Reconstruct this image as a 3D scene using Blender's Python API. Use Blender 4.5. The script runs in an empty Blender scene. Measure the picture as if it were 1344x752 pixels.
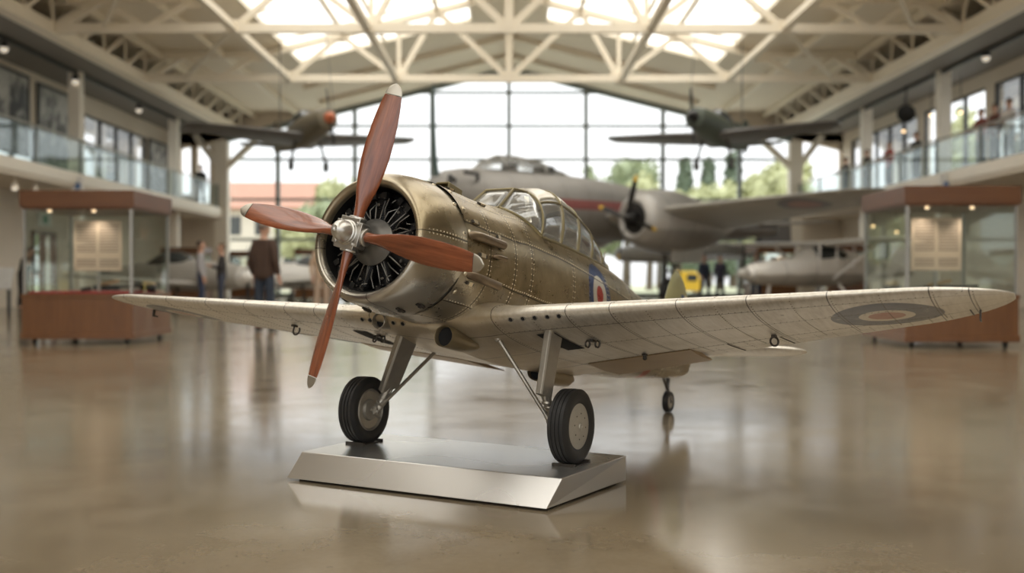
import bpy, math, random
from mathutils import Vector, Matrix, noise
random.seed(7)
PI = math.pi
scn = bpy.context.scene
col = scn.collection
rad = math.radians

# ------------------------------------------------------------------ mesh builder
class MB:
    def __init__(s):
        s.v = []; s.f = []; s.m = []; s.uv = []
    def add(s, vs, fs, mi=0, uvs=None):
        o = len(s.v)
        s.v += [tuple(p) for p in vs]
        for k, f in enumerate(fs):
            s.f.append(tuple(i + o for i in f)); s.m.append(mi)
            s.uv.append([uvs[i] for i in f] if uvs else None)
    def box(s, c, size, mi=0, rot=None):
        x, y, z = (d / 2 for d in size)
        vs = [Vector(p) for p in ((-x,-y,-z),(x,-y,-z),(x,y,-z),(-x,y,-z),(-x,-y,z),(x,-y,z),(x,y,z),(-x,y,z))]
        if rot is not None: vs = [rot @ p for p in vs]
        vs = [p + Vector(c) for p in vs]
        s.add(vs, [(3,2,1,0),(4,5,6,7),(0,1,5,4),(1,2,6,5),(2,3,7,6),(3,0,4,7)], mi)
    def bx(s, x0, x1, y0, y1, z0, z1, mi=0):
        s.box(((x0+x1)/2,(y0+y1)/2,(z0+z1)/2), (abs(x1-x0),abs(y1-y0),abs(z1-z0)), mi)
    def bar(s, p0, p1, w, h, mi=0, up=(0,0,1)):
        p0 = Vector(p0); p1 = Vector(p1); d = p1 - p0; L = d.length
        if L < 1e-6: return
        d.normalize(); u = Vector(up)
        if abs(d.dot(u)) > .98: u = Vector((0,1,0))
        r = d.cross(u).normalized(); u = r.cross(d)
        s.box((p0+p1)/2, (w, L, h), mi, Matrix((r, d, u)).transposed())
    def ring(s, c, a, b, r0, r1, n):
        return [c + a*math.cos(t)*r0 + b*math.sin(t)*r1 for t in (2*PI*i/n for i in range(n))]
    def tube(s, pts, r, n=10, mi=0, caps=True):
        pts = [Vector(p) for p in pts]
        rs = r if isinstance(r, (list, tuple)) else [r]*len(pts)
        rings = []; a = None
        for i, p in enumerate(pts):
            d = (pts[min(i+1,len(pts)-1)] - pts[max(i-1,0)]).normalized()
            if a is None:
                a = d.orthogonal().normalized()
            else:
                a = (a - d*a.dot(d)).normalized()
            b = d.cross(a)
            rings.append(s.ring(p, a, b, rs[i], rs[i], n))
        s.skin(rings, mi, caps)
    def skin(s, rings, mi=0, caps=True, closed=True, uvs=None):
        n = len(rings[0]); vs = [p for r in rings for p in r]; fs = []
        for i in range(len(rings)-1):
            for j in range(n if closed else n-1):
                k = (j+1) % n
                fs.append((i*n+j, i*n+k, (i+1)*n+k, (i+1)*n+j))
        if caps and closed:
            fs.append(tuple(range(n-1,-1,-1))); fs.append(tuple((len(rings)-1)*n+j for j in range(n)))
        s.add(vs, fs, mi, uvs)
    def lathe(s, c, axis, prof, n=32, mi=0, caps=False, uvx=False):
        c = Vector(c); ax = Vector(axis).normalized(); a = ax.orthogonal().normalized()
        if abs(ax.z) < .9: a = (Vector((0,0,1)) - ax*ax.z).normalized()
        b = ax.cross(a)
        rings = [s.ring(c + ax*h, a, b, max(r,1e-4), max(r,1e-4), n) for h, r in prof]
        uvs = None
        if uvx: uvs = [(h, j/n) for h, r in prof for j in range(n)]
        s.skin(rings, mi, caps, True, uvs)
    def dome(s, c, nrm, r, mi=0, n=6, flat=.6):
        nrm = Vector(nrm).normalized(); a = nrm.orthogonal().normalized(); b = nrm.cross(a); c = Vector(c)
        r1 = s.ring(c - nrm*r*.1, a, b, r, r, n); r2 = s.ring(c + nrm*r*flat*.75, a, b, r*.65, r*.65, n)
        s.skin([r1, r2], mi, False); o = len(s.v)
        s.f.append(tuple(range(o-n, o))); s.m.append(mi); s.uv.append(None)
    def sphere(s, c, r, nu=16, nv=10, mi=0, sc=(1,1,1), rot=None):
        c = Vector(c); rings = []
        for i in range(nv+1):
            t = PI*i/nv; t = min(max(t, .02), PI-.02)
            ring = []
            for j in range(nu):
                a = 2*PI*j/nu
                p = Vector((math.sin(t)*math.cos(a)*sc[0], math.sin(t)*math.sin(a)*sc[1], -math.cos(t)*sc[2]))*r
                if rot is not None: p = rot @ p
                ring.append(c+p)
            rings.append(ring)
        s.skin(rings, mi, True)
    def extrude(s, pts, vec, mi=0):
        a = [Vector(p) for p in pts]; b = [p+Vector(vec) for p in a]
        s.skin([a, b], mi, True)
    def build(s, name, mats, parent=None, smooth=True, angle=38, bevel=0, mat=None):
        me = bpy.data.meshes.new(name)
        me.from_pydata(s.v, [], s.f)
        if not isinstance(mats, (list, tuple)): mats = [mats]
        for m in mats: me.materials.append(m)
        me.polygons.foreach_set('material_index', s.m)
        if any(u is not None for u in s.uv):
            L = me.uv_layers.new(name='UVMap'); flat = []
            for f, u in zip(s.f, s.uv):
                for k in range(len(f)): flat += list(u[k]) if u else [-9., -9.]
            L.data.foreach_set('uv', flat)
        import bmesh
        bm = bmesh.new(); bm.from_mesh(me); bmesh.ops.recalc_face_normals(bm, faces=bm.faces); bm.to_mesh(me); bm.free()
        if smooth:
            me.polygons.foreach_set('use_smooth', [True]*len(me.polygons))
            me.set_sharp_from_angle(angle=rad(angle))
        o = bpy.data.objects.new(name, me); col.objects.link(o)
        if bevel:
            bv = o.modifiers.new('bevel', 'BEVEL'); bv.width = bevel; bv.segments = 2; bv.limit_method = 'ANGLE'; bv.angle_limit = rad(40)
        if parent is not None: o.parent = parent
        if mat is not None: o.matrix_basis = mat
        return o

def tag(o, label=None, cat=None, group=None, kind=None):
    if label: o['label'] = label
    if cat: o['category'] = cat
    if group: o['group'] = group
    if kind: o['kind'] = kind
    return o
def empty(name, loc, rz=0):
    o = bpy.data.objects.new(name, None); col.objects.link(o); o.location = loc; o.rotation_euler = (0,0,rz); o.empty_display_size = .2
    return o
def struct(o): o['kind'] = 'structure'; return o
def dup(root, loc, rz, label):
    r = root.copy(); col.objects.link(r); r.location = loc; r.rotation_euler = (0,0,rz)
    r['label'] = label
    for ch in list(root.children):
        c = ch.copy(); col.objects.link(c); c.parent = r
        for g in list(ch.children):
            d = g.copy(); col.objects.link(d); d.parent = c
    return r

# ------------------------------------------------------------------ materials
def newmat(name):
    m = bpy.data.materials.new(name); m.use_nodes = True
    nt = m.node_tree; nt.nodes.clear()
    out = nt.nodes.new('ShaderNodeOutputMaterial')
    return m, nt, out
class N:
    """small node-graph helper"""
    def __init__(s, nt): s.nt = nt
    def n(s, t, **k):
        x = s.nt.nodes.new(t)
        for a, b in k.items(): setattr(x, a, b)
        return x
    def link(s, a, b): s.nt.links.new(a, b)
    def math(s, op, a, b=None, c=None, clamp=False):
        x = s.n('ShaderNodeMath', operation=op, use_clamp=clamp)
        for i, q in enumerate((a, b, c)):
            if q is None: continue
            if isinstance(q, (int, float)): x.inputs[i].default_value = q
            else: s.link(q, x.inputs[i])
        return x.outputs[0]
    def noise(s, vec, scale, detail=4, rough=.55, dist=0):
        x = s.n('ShaderNodeTexNoise'); x.inputs['Scale'].default_value = scale; x.inputs['Detail'].default_value = detail
        x.inputs['Roughness'].default_value = rough; x.inputs['Distortion'].default_value = dist
        if vec is not None: s.link(vec, x.inputs['Vector'])
        return x.outputs['Fac']
    def ramp(s, fac, stops):
        x = s.n('ShaderNodeValToRGB'); e = x.color_ramp.elements
        while len(e) < len(stops): e.new(.5)
        for q, (p, c) in zip(e, stops): q.position = p; q.color = (*c, 1) if len(c) == 3 else c
        s.link(fac, x.inputs[0]); return x.outputs[0]
    def rangef(s, v, a, b, c=0, d=1):
        x = s.n('ShaderNodeMapRange'); s.link(v, x.inputs[0])
        for i, q in enumerate((a, b, c, d)): x.inputs[i+1].default_value = q
        return x.outputs[0]
    def mix(s, fac, a, b):
        x = s.n('ShaderNodeMix', data_type='RGBA')
        for sock, q in ((x.inputs[0], fac), (x.inputs[6], a), (x.inputs[7], b)):
            if isinstance(q, (int, float)): sock.default_value = q
            elif isinstance(q, tuple): sock.default_value = (*q, 1) if len(q) == 3 else q
            else: s.link(q, sock)
        return x.outputs[2]
    def coord(s, kind='Object'): return s.n('ShaderNodeTexCoord').outputs[kind]
    def sep(s, v):
        x = s.n('ShaderNodeSeparateXYZ'); s.link(v, x.inputs[0]); return x.outputs
    def mapping(s, v, scale=(1,1,1), rot=(0,0,0)):
        x = s.n('ShaderNodeMapping'); s.link(v, x.inputs[0]); x.inputs['Scale'].default_value = scale; x.inputs['Rotation'].default_value = rot
        return x.outputs[0]
    def bump(s, h, strength=.2, dist=.01):
        x = s.n('ShaderNodeBump'); x.inputs['Strength'].default_value = strength; x.inputs['Distance'].default_value = dist
        s.link(h, x.inputs['Height']); return x.outputs[0]
    def princ(s, out, base=None, rough=.5, metal=0., normal=None, spec=None, coat=0., emit=None, estr=0.):
        p = s.n('ShaderNodeBsdfPrincipled')
        for k, q in (('Base Color', base), ('Roughness', rough), ('Metallic', metal), ('Specular IOR Level', spec), ('Coat Weight', coat)):
            if q is None: continue
            i = p.inputs[k]
            if isinstance(q, (int, float)): i.default_value = q
            elif isinstance(q, tuple): i.default_value = (*q, 1)
            else: s.link(q, i)
        if normal is not None: s.link(normal, p.inputs['Normal'])
        if emit: p.inputs['Emission Color'].default_value = (*emit, 1); p.inputs['Emission Strength'].default_value = estr
        s.link(p.outputs[0], out.inputs[0]); return p

def simple(name, c, rough=.5, metal=0., var=.12, scale=8, bump=0., spec=None, coat=0.):
    m, nt, out = newmat(name); g = N(nt)
    f = g.noise(g.coord(), scale)
    a = tuple(max(0, x*(1-var)) for x in c); b = tuple(min(1, x*(1+var)) for x in c)
    base = g.mix(f, a, b)
    nm = g.bump(g.noise(g.coord(), scale*6), bump, .004) if bump else None
    g.princ(out, base, rough, metal, nm, spec, coat)
    return m
def emis(name, c, s):
    m, nt, out = newmat(name); g = N(nt)
    g.princ(out, c, .4, 0, emit=c, estr=s); return m
def wood(name, c0, c1, scale, axis='X', rough=.32, stretch=14, coat=.25):
    m, nt, out = newmat(name); g = N(nt)
    sc = {'X': (1, stretch, stretch), 'Y': (stretch, 1, stretch), 'Z': (stretch, stretch, 1)}[axis]
    v = g.mapping(g.coord(), sc)
    f = g.noise(v, scale, 6, .65, .4)
    f2 = g.noise(g.coord(), scale*.4, 2)
    k = g.math('ADD', g.math('MULTIPLY', f, .75), g.math('MULTIPLY', f2, .25))
    base = g.ramp(k, [(.3, c0), (.5, tuple((a+b)/2 for a, b in zip(c0, c1))), (.72, c1)])
    g.princ(out, base, rough, 0, g.bump(f, .06, .002), None, coat); return m
def glass(name, tint=(.95,.97,.96), refl=.06, dust=0.02, dustc=(.8,.78,.72), fs=.8):
    m, nt, out = newmat(name); g = N(nt)
    t = g.n('ShaderNodeBsdfTransparent'); t.inputs[0].default_value = (*tint, 1)
    gl = g.n('ShaderNodeBsdfGlossy'); gl.inputs['Roughness'].default_value = .03
    lw = g.n('ShaderNodeFresnel'); lw.inputs[0].default_value = 1.35
    fac = g.math('ADD', g.math('MULTIPLY', lw.outputs[0], fs), refl*.5, clamp=True)
    mx = g.n('ShaderNodeMixShader'); g.link(fac, mx.inputs[0]); g.link(t.outputs[0], mx.inputs[1]); g.link(gl.outputs[0], mx.inputs[2])
    if dust:
        d = g.n('ShaderNodeBsdfDiffuse'); d.inputs[0].default_value = (*dustc, 1)
        m2 = g.n('ShaderNodeMixShader'); m2.inputs[0].default_value = dust
        g.link(mx.outputs[0], m2.inputs[1]); g.link(d.outputs[0], m2.inputs[2]); mx = m2
    g.link(mx.outputs[0], out.inputs[0]); return m

def lines_mask(g, coord, stations, w):
    """1 on any of the listed stations, else 0"""
    cur = None
    for q in stations:
        d = g.math('ABSOLUTE', g.math('SUBTRACT', coord, float(q)))
        cur = d if cur is None else g.math('MINIMUM', cur, d)
    return g.math('LESS_THAN', cur, w)

def airskin(name, kind, us, vs, uw=.0016, vw=.0012, roundel=None, band=None):
    """worn metal aircraft skin: panel seams from the part's own surface coordinates, paint wear, markings"""
    m, nt, out = newmat(name); g = N(nt)
    ob = g.coord(); X, Y, Z = g.sep(ob)
    uvn = g.n('ShaderNodeUVMap'); U, V, _ = g.sep(uvn.outputs[0])
    big = g.noise(ob, 3.2, 5, .6); mid = g.noise(ob, 14, 4, .6, .3); fine = g.noise(ob, 90, 3, .6)
    streak = g.noise(g.mapping(ob, (3, 30, 30)), 2.2, 4, .6)
    soft = g.noise(ob, 2.6, 1.5, .5)
    if kind == 'bronze':
        base = g.ramp(g.math('ADD', g.math('MULTIPLY', big, .6), g.math('MULTIPLY', mid, .4)),
                      [(.36, (.130,.092,.043)), (.48, (.205,.157,.082)), (.58, (.262,.206,.117)), (.68, (.35,.285,.18))])
        # silver-grey belly with the bright floor's reflection painted in, fading up to bronze
        k = g.math('ADD', Z, g.math('MULTIPLY', g.math('SUBTRACT', big, .5), .25))
        base = g.mix(g.rangef(k, -.20, -.08, .8, 0), base, (.42,.38,.31))
        metal = .8; r0, r1 = .22, .42
    elif kind == 'cowl':
        base = g.ramp(g.math('ADD', g.math('MULTIPLY', soft, .75), g.math('MULTIPLY', mid, .25)),
                      [(.30, (.195,.153,.088)), (.48, (.275,.225,.140)), (.58, (.335,.28,.19)), (.68, (.44,.385,.28))])
        k = g.math('ADD', Z, g.math('MULTIPLY', g.math('SUBTRACT', soft, .5), .3))
        base = g.mix(g.rangef(k, -.15, .02, .85, 0), base, (.48,.45,.39))  # silver underside: the bright floor's reflection put into the cowl colour
        metal = .88; r0, r1 = .20, .36
    else:
        base = g.ramp(g.math('ADD', g.math('MULTIPLY', big, .5), g.math('MULTIPLY', streak, .5)),
                      [(.3, (.46,.42,.35)), (.48, (.62,.58,.505)), (.7, (.74,.705,.635))])
        ay = g.math('ABSOLUTE', Y)
        base = g.mix(g.rangef(g.math('ADD', ay, g.math('MULTIPLY', big, .3)), .40, .60, .7, 0), base, (.36,.27,.14))
        metal = .62; r0, r1 = .27, .42
    if roundel:
        for (a, b, ca, cb, R, cols, lim) in roundel:
            A = {'X': X, 'Y': Y, 'Z': Z, 'AY': g.math('ABSOLUTE', Y)}
            da = g.math('SUBTRACT', A[a], ca); db = g.math('SUBTRACT', A[b], cb)
            d = g.math('SQRT', g.math('ADD', g.math('MULTIPLY', da, da), g.math('MULTIPLY', db, db)))
            d = g.math('ADD', d, g.math('MULTIPLY', g.math('SUBTRACT', fine, .5), .004))
            for rr, cc in cols:
                msk = g.math('LESS_THAN', d, R*rr)
                wear = g.math('MULTIPLY', msk, g.rangef(mid, .3, .36, .45, 1))
                base = g.mix(wear, base, cc)
    if band:
        x0, x1, cc, zmin = band
        msk = g.math('MULTIPLY', g.math('GREATER_THAN', X, x0), g.math('LESS_THAN', X, x1))
        base = g.mix(g.math('MULTIPLY', msk, g.rangef(mid, .35, .5, .35, .95)), base, cc)
    # chips and grime with shapes of their own
    chips = g.math('GREATER_THAN', g.noise(ob, 30, 5, .7), .705 if kind != 'cowl' else .76)
    base = g.mix(g.math('MULTIPLY', chips, .7), base, (.06,.05,.035))
    scr = g.math('GREATER_THAN', g.noise(g.mapping(ob, (12, 60, 60)), 3, 3, .6), .73 if kind != 'cowl' else .78)
    base = g.mix(g.math('MULTIPLY', scr, .35), base, (.62,.58,.5))
    seam = g.math('MAXIMUM', lines_mask(g, U, us, uw), lines_mask(g, V, vs, vw))
    base = g.mix(g.math('MULTIPLY', seam, .85), base, (.035,.028,.02))
    rough = g.rangef(g.math('ADD', g.math('MULTIPLY', mid, .7 if kind != 'cowl' else .3), g.math('MULTIPLY', fine if kind != 'cowl' else soft, .3 if kind != 'cowl' else .7)), .3, .7, r0, r1)
    h = g.math('SUBTRACT', g.math('MULTIPLY', soft, 1.0), g.math('MULTIPLY', seam, .35))
    g.princ(out, base, rough, metal, g.bump(h, .22, .005))
    return m

M = {}
M['rivet'] = simple('rivet_metal', (.56,.48,.34), .32, .8)
M['rivetd'] = simple('wing_rivet', (.23,.195,.145), .45, .5)
M['steel'] = simple('leg_steel', (.34,.315,.27), .36, .75, .15, 20)
M['bright'] = simple('bright_alloy', (.50,.48,.44), .29, .9, .1, 25)
M['darkmetal'] = simple('dark_metal', (.06,.053,.045), .42, .6, .2, 30)
M['black'] = simple('engine_black', (.014,.013,.012), .42, .3, .3, 40)
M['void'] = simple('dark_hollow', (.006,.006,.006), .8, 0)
M['rubber'] = simple('tyre_rubber', (.014,.0135,.013), .5, 0, .25, 30, .08)
M['disc'] = simple('wheel_disc_paint', (.40,.37,.31), .42, .45, .14, 30, .05)
M['tip'] = simple('prop_tip_metal', (.42,.39,.33), .34, .85, .1, 20)
M['prop'] = wood('mahogany_prop', (.085,.022,.009), (.30,.088,.034), 5.0, 'X', .26, 18, .4)
M['cframe'] = simple('canopy_frame_paint', (.20,.165,.085), .36, .6, .15, 25)
M['ctop'] = simple('canopy_top_metal', (.52,.49,.42), .30, .75, .12, 12)
M['cglass'] = glass('canopy_glass', (.95,.955,.94), .10, .06, (.85,.84,.80))
M['cockpit'] = simple('cockpit_green_grey', (.30,.29,.25), .5, .2)
M['seat'] = simple('seat_canvas', (.42,.39,.33), .7, 0)
def brushed(name):
    m, nt, out = newmat(name); g = N(nt)
    ob = g.coord(); f = g.noise(g.mapping(ob, (4, 420, 420)), 3, 2, .5); f2 = g.noise(ob, 2, 0)
    base = g.mix(f2, (.62,.61,.59), (.66,.65,.63))
    g.princ(out, base, g.rangef(f2, .3, .7, .25, .29), .92, None); return m
M['plinth'] = brushed('brushed_aluminium')
# ================================================================== THE AIRCRAFT
def interp(tab, x):
    """smooth (monotone cubic) interpolation in a table of rows sorted by descending x"""
    t = sorted(tab)
    if x <= t[0][0]: return t[0][1:]
    if x >= t[-1][0]: return t[-1][1:]
    for i in range(len(t)-1):
        if t[i][0] <= x <= t[i+1][0]:
            h = t[i+1][0]-t[i][0]; u = (x-t[i][0])/h; r = []
            for k in range(1, len(t[0])):
                d = (t[i+1][k]-t[i][k])/h
                def sl(j):
                    if j <= 0 or j >= len(t)-1: return (t[min(j+1,len(t)-1)][k]-t[max(j-1,0)][k])/(t[min(j+1,len(t)-1)][0]-t[max(j-1,0)][0])
                    a = (t[j][k]-t[j-1][k])/(t[j][0]-t[j-1][0]); b = (t[j+1][k]-t[j][k])/(t[j+1][0]-t[j][0])
                    return 0 if a*b <= 0 else 2*a*b/(a+b)
                m0, m1 = sl(i)*h, sl(i+1)*h
                r.append((2*u**3-3*u*u+1)*t[i][k]+(u**3-2*u*u+u)*m0+(-2*u**3+3*u*u)*t[i+1][k]+(u**3-u*u)*m1)
            return tuple(r)
ATH, AYAW, AROLL = rad(11), rad(29.3), rad(.8)
AO = Vector((-.2256, 4.609, .891))
fw = Vector((-math.sin(AYAW)*math.cos(ATH), -math.cos(AYAW)*math.cos(ATH), math.sin(ATH)))
pt = Vector((math.cos(AYAW), -math.sin(AYAW), 0)); up0 = fw.cross(pt)
pt2 = pt*math.cos(AROLL)+up0*math.sin(AROLL); up2 = fw.cross(pt2)
AW = Matrix((fw, pt2, up2)).transposed().to_4x4(); AW.translation = AO
aircraft = empty('model_aircraft', (AO.x, AO.y, .115), math.atan2(fw.y, fw.x))
tag(aircraft, 'bronze and silver fighter aircraft with a four-blade wooden propeller, parked on a low metal plinth', 'model aircraft')
aw_root = Matrix.Translation(aircraft.location) @ Matrix.Rotation(math.atan2(fw.y, fw.x), 4, 'Z')
AL = aw_root.inverted() @ AW                       # airframe axes (x nose, y port, z up) inside the root
AWI = AW.inverted()

FUS = [ # x, top, bottom, half width, zc
    (.415,.302,-.255,.296,.0), (.24,.306,-.250,.295,.0), (.09,.311,-.268,.292,.01), (-.03,.323,-.28,.290,.01), (-.14,.336,-.295,.286,.02), (-.26,.344,-.302,.282,.02), (-.5,.346,-.300,.272,.03),
    (-.9,.335,-.296,.246,.03), (-1.4,.316,-.278,.205,.02), (-1.75,.273,-.258,.168,.015), (-2.08,.226,-.222,.132,.01), (-2.5,.172,-.178,.088,.0),
    (-2.8,.135,-.135,.055,.0), (-2.93,.10,-.105,.034,.0), (-2.965,.04,-.06,.015,-.01)]
def sg(v): return 1 if v >= 0 else -1
def fpt(x, a, off=0.):
    t, b, hw, zc = interp(FUS, x); ca, sa = math.cos(a), math.sin(a)
    y = hw*sg(ca)*abs(ca)**.92
    z = zc + ((t-zc) if sa > 0 else (zc-b))*sg(sa)*abs(sa)**.92
    p = Vector((x, y, z))
    if off:
        n = fnor(x, a); p += n*off
    return p
def fnor(x, a):
    e = 1e-3
    du = fpt(x+e, a)-fpt(x-e, a); dv = fpt(x, a+e)-fpt(x, a-e)
    n = dv.cross(du).normalized()
    if n.dot(Vector((0, math.cos(a), math.sin(a)))) < 0: n = -n
    return n
def fang(x, y=None, z=None, lo=0., hi=PI/2):
    """angle on the port upper quarter where the skin has this z"""
    for _ in range(40):
        m = (lo+hi)/2
        if fpt(x, m).z < z: lo = m
        else: hi = m
    return lo
def sillz(x): return .229 + (.296-.229)*(-.326-x)/(1.06)
st_f = [.22, .0, -.16, -.62, -1.1, -1.52, -1.95, -2.35, -2.7]
vs_f = [.045, .12, .205, .31, .385, .455, .56, .64, .86, .94]
cols_f = [(1., (.018,.045,.15)), (.62, (.62,.58,.50)), (.30, (.42,.03,.02))]
M['fus'] = airskin('fuselage_skin', 'bronze', st_f, vs_f, .0030, .0014,
    roundel=[('X','Z',-.975,.078,.158,cols_f,0)], band=(-2.10,-1.98,(.40,.10,.065),-1))
M['cowl'] = airskin('cowl_skin', 'cowl', [.9], [.02,.27,.52,.77], .0026, .0012)
M['wing'] = airskin('wing_skin', 'wing', [.30,.62,.80,1.06,1.32,1.60,1.93,2.05], [.10,.34,.70,.705,.86,1.12,1.4,1.75], .0018, .0022,
    roundel=[('AY','X',1.755,-.16,.195,[(1.,(.135,.142,.16)),(.50,(.60,.55,.46)),(.33,(.40,.20,.145))],0)])

# ---- fuselage shell with the cockpit opening cut out
mb = MB()
xs = [.415-.02*i for i in range(0, 168)]; xs = [x for x in xs if x > -2.93]+[-2.935,-2.95,-2.962]
NA = 84
def inopen(x, a):
    p = fpt(x, a); return -1.30 < x < -.36 and p.z > sillz(x)+.014 and math.sin(a) > 0
vs = []; uvs = []
for x in xs:
    for j in range(NA+1):
        a = 2*PI*j/NA - PI/2
        vs.append(fpt(x, a)); uvs.append((x, j/NA))
fs = []
for i in range(len(xs)-1):
    for j in range(NA):
        a = 2*PI*(j+.5)/NA - PI/2
        if inopen((xs[i]+xs[i+1])/2, a): continue
        q = i*(NA+1)+j; fs.append((q, q+1, q+NA+2, q+NA+1))
mb.add(vs, fs, 0, uvs)
k = len(xs)-1; mb.f.append(tuple(k*(NA+1)+j for j in range(NA))); mb.m.append(0); mb.uv.append(None)
def frivet(x, a, r=.0030):
    if inopen(x, a) or (-1.36 < x < -.24 and math.sin(a) > 0 and fpt(x, a).z > sillz(x)+.004): return
    mb.dome(fpt(x, a), fnor(x, a), r, 1, 6)
for x in st_f:
    t, b, hw, zc = interp(FUS, x); n = int(PI*(hw+.3)/.019)
    for i in range(n):
        for dx in ((.010, -.010) if x > -1.3 else (.010,)): frivet(x+dx, 2*PI*i/n)
for v in vs_f:
    a = 2*PI*v-PI/2
    for s_ in (1,):
        x = .39
        while x > -2.7:
            frivet(x, a+.030); x -= .021
# fasteners and small slots on the accessory panel
for a_ in (.25, .6, .95, -.3, -.62, 1.35, 2.2, 2.8):
    mb.dome(fpt(.385, a_), fnor(.385, a_), .011, 1, 10, .5)
for x, a_, l in ((.30,1.18,.05), (.13,.98,.05), (.33,.42,.05), (.29,.02,.06), (.14,.18,.035), (.15,.33,.03), (.16,.05,.028), (.33,-.42,.05)):
    n = fnor(x, a_); t_ = (fpt(x, a_+.01)-fpt(x, a_)).normalized(); ax = n.cross(t_).normalized()
    R_ = Matrix((ax, t_, n)).transposed()
    mb.box(fpt(x, a_)+n*.003, (l, .012, .010), 2, R_); mb.box(fpt(x, a_)+n*.006, (l*.55, .016, .008), 1, R_)
fus = mb.build('fuselage', [M['fus'], M['rivet'], M['darkmetal']], aircraft, mat=AL, angle=50)

# ---- cowling
mb = MB()
prof = [(.50,.205),(.56,.210),(.61,.213),(.638,.216),(.653,.222),(.660,.230),(.660,.239),(.651,.250),(.630,.262),(.60,.274),(.56,.285),(.51,.293),(.46,.2985),(.412,.3005),(.408,.2995),(.408,.285)]
mb.lathe((0,0,0), (1,0,0), prof, 96, 0, uvx=True)
def cpt(x, a):
    r = None
    p = sorted(q for q in prof if q[1] > .2385)
    for (x0, r0), (x1, r1) in zip(p, p[1:]):
        if x0 <= x <= x1: r = r0+(r1-r0)*(x-x0)/(x1-x0)
    zz = r*math.sin(a); zz = zz if zz > 0 else zz*(1-.145*min(1, (.72-x)/.16))
    return Vector((x, r*math.cos(a), zz)), Vector((.15, math.cos(a), math.sin(a)))
for v in (.02, .27, .52, .77):
    a = PI/2 + 2*PI*v
    for s_ in (-1, 1):
        for i in range(13):
            p, n = cpt(.42+.017*i, a+s_*.028); mb.dome(p, n, .0032, 1, 6)
for i in range(14):
    a = 2*PI*i/14+.22
    p, n = cpt(.432, a); mb.dome(p, n, .010, 1, 10, .5)
    mb.dome(p+n*.0045, n, .004, 2, 6, .4)
mb.lathe((0,0,0), (1,0,0), [(.628,.2145),(.60,.212),(.56,.209),(.47,.205)], 64, 3)
mb.v = [(x, y, z if z > 0 else z*(1-.145*min(1, (.72-x)/.16))) for x, y, z in mb.v]
cowl = mb.build('cowling', [M['cowl'], M['rivet'], M['darkmetal'], M['black']], aircraft, mat=AL, angle=50)
# latches under the cowl lip
for a_, x in ((-1.05,.47), (-1.30,.50), (-1.85,.50), (-2.1,.56)):
    mb = MB(); p, n = cpt(x, a_); n.normalize(); t_ = Vector((0,-math.sin(a_),math.cos(a_))); ax = n.cross(t_)
    R_ = Matrix((ax, t_, n)).transposed()
    mb.box(p+n*.002, (.050, .012, .009), 0, R_); mb.box(p+n*.005, (.018, .018, .008), 0, R_)
    mb.build('cowl_latch', M['darkmetal'], cowl)

# ---- engine
mb = MB()
mb.lathe((0,0,0), (1,0,0), [(.50,.0),(.50,.205),(.515,.205),(.515,.0)], 48)
eng = mb.build('radial_engine', M['void'], aircraft, mat=AL)
mb = MB()
mb.lathe((0,0,0), (1,0,0), [(.52,.075),(.60,.088),(.607,.092),(.613,.092),(.618,.087),(.640,.066),(.655,.052),(.70,.046),(.715,.046)], 40, caps=True)
for i in range(12):
    a = 2*PI*i/12
    mb.dome((.617,.08*math.cos(a),.08*math.sin(a)), (1,0,0), .0045, 1, 6)
mb.build('crankcase', [simple('crankcase_grey', (.14,.132,.118), .40, .6), M['darkmetal']], eng)
for i in range(9):
    a = PI/2 + 2*PI*i/9; d = Vector((0, math.cos(a), math.sin(a))); t_ = Vector((0,-math.sin(a),math.cos(a)))
    mb = MB(); pr = []; r = .082
    while r < .178:
        pr += [(r,.022),(r+.001,.034),(r+.0032,.034),(r+.0042,.022)]; r += .0065
    pr += [(.180,.030),(.198,.030),(.200,.0)]
    mb.lathe((.565,0,0), d, pr, 14)
    for q in (-1, 1):   # rocker boxes
        mb.box(Vector((.590,0,0))+d*.186+t_*q*.024, (.030,.022,.026), 0, Matrix((Vector((1,0,0)), t_, d)).transposed())
    cy = mb.build('cylinder', M['black'], eng)
    mb = MB()
    for q in (-1, 1):
        mb.tube([Vector((.600,0,0))+d*.088+t_*q*.010, Vector((.588,0,0))+d*.165+t_*q*.020], .0032, 8)
    mb.tube([Vector((.608,0,0))+d*.090+t_*.026, Vector((.612,0,0))+d*.125+t_*.030, Vector((.595,0,0))+d*.150+t_*.022, Vector((.575,0,0))+d*.150+t_*.004], .0024, 6)
    mb.dome(Vector((.602,0,0))+d*.15, (1,0,0), .007, 0, 8)
    mb.tube([Vector((.602,0,0))+d*.186+t_*.036, Vector((.622,0,0))+d*.180+t_*.030, Vector((.624,0,0))+d*.165+t_*.034, Vector((.61,0,0))+d*.155+t_*.046], .0022, 6)
    mb.tube([Vector((.600,0,0))+d*.100-t_*.034, Vector((.612,0,0))+d*.130-t_*.040, Vector((.600,0,0))+d*.172-t_*.046], .0026, 6)
    for q in (-.028, .0, .030): mb.dome(Vector((.606,0,0))+d*(.178+q*.2)+t_*q, (1,0,0), .0035, 0, 6)
    mb.build('push_rods', M['rod'] if 'rod' in M else M.setdefault('rod', simple('push_rod_metal', (.17,.16,.14), .38, .7, .3, 40)), cy)

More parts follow.
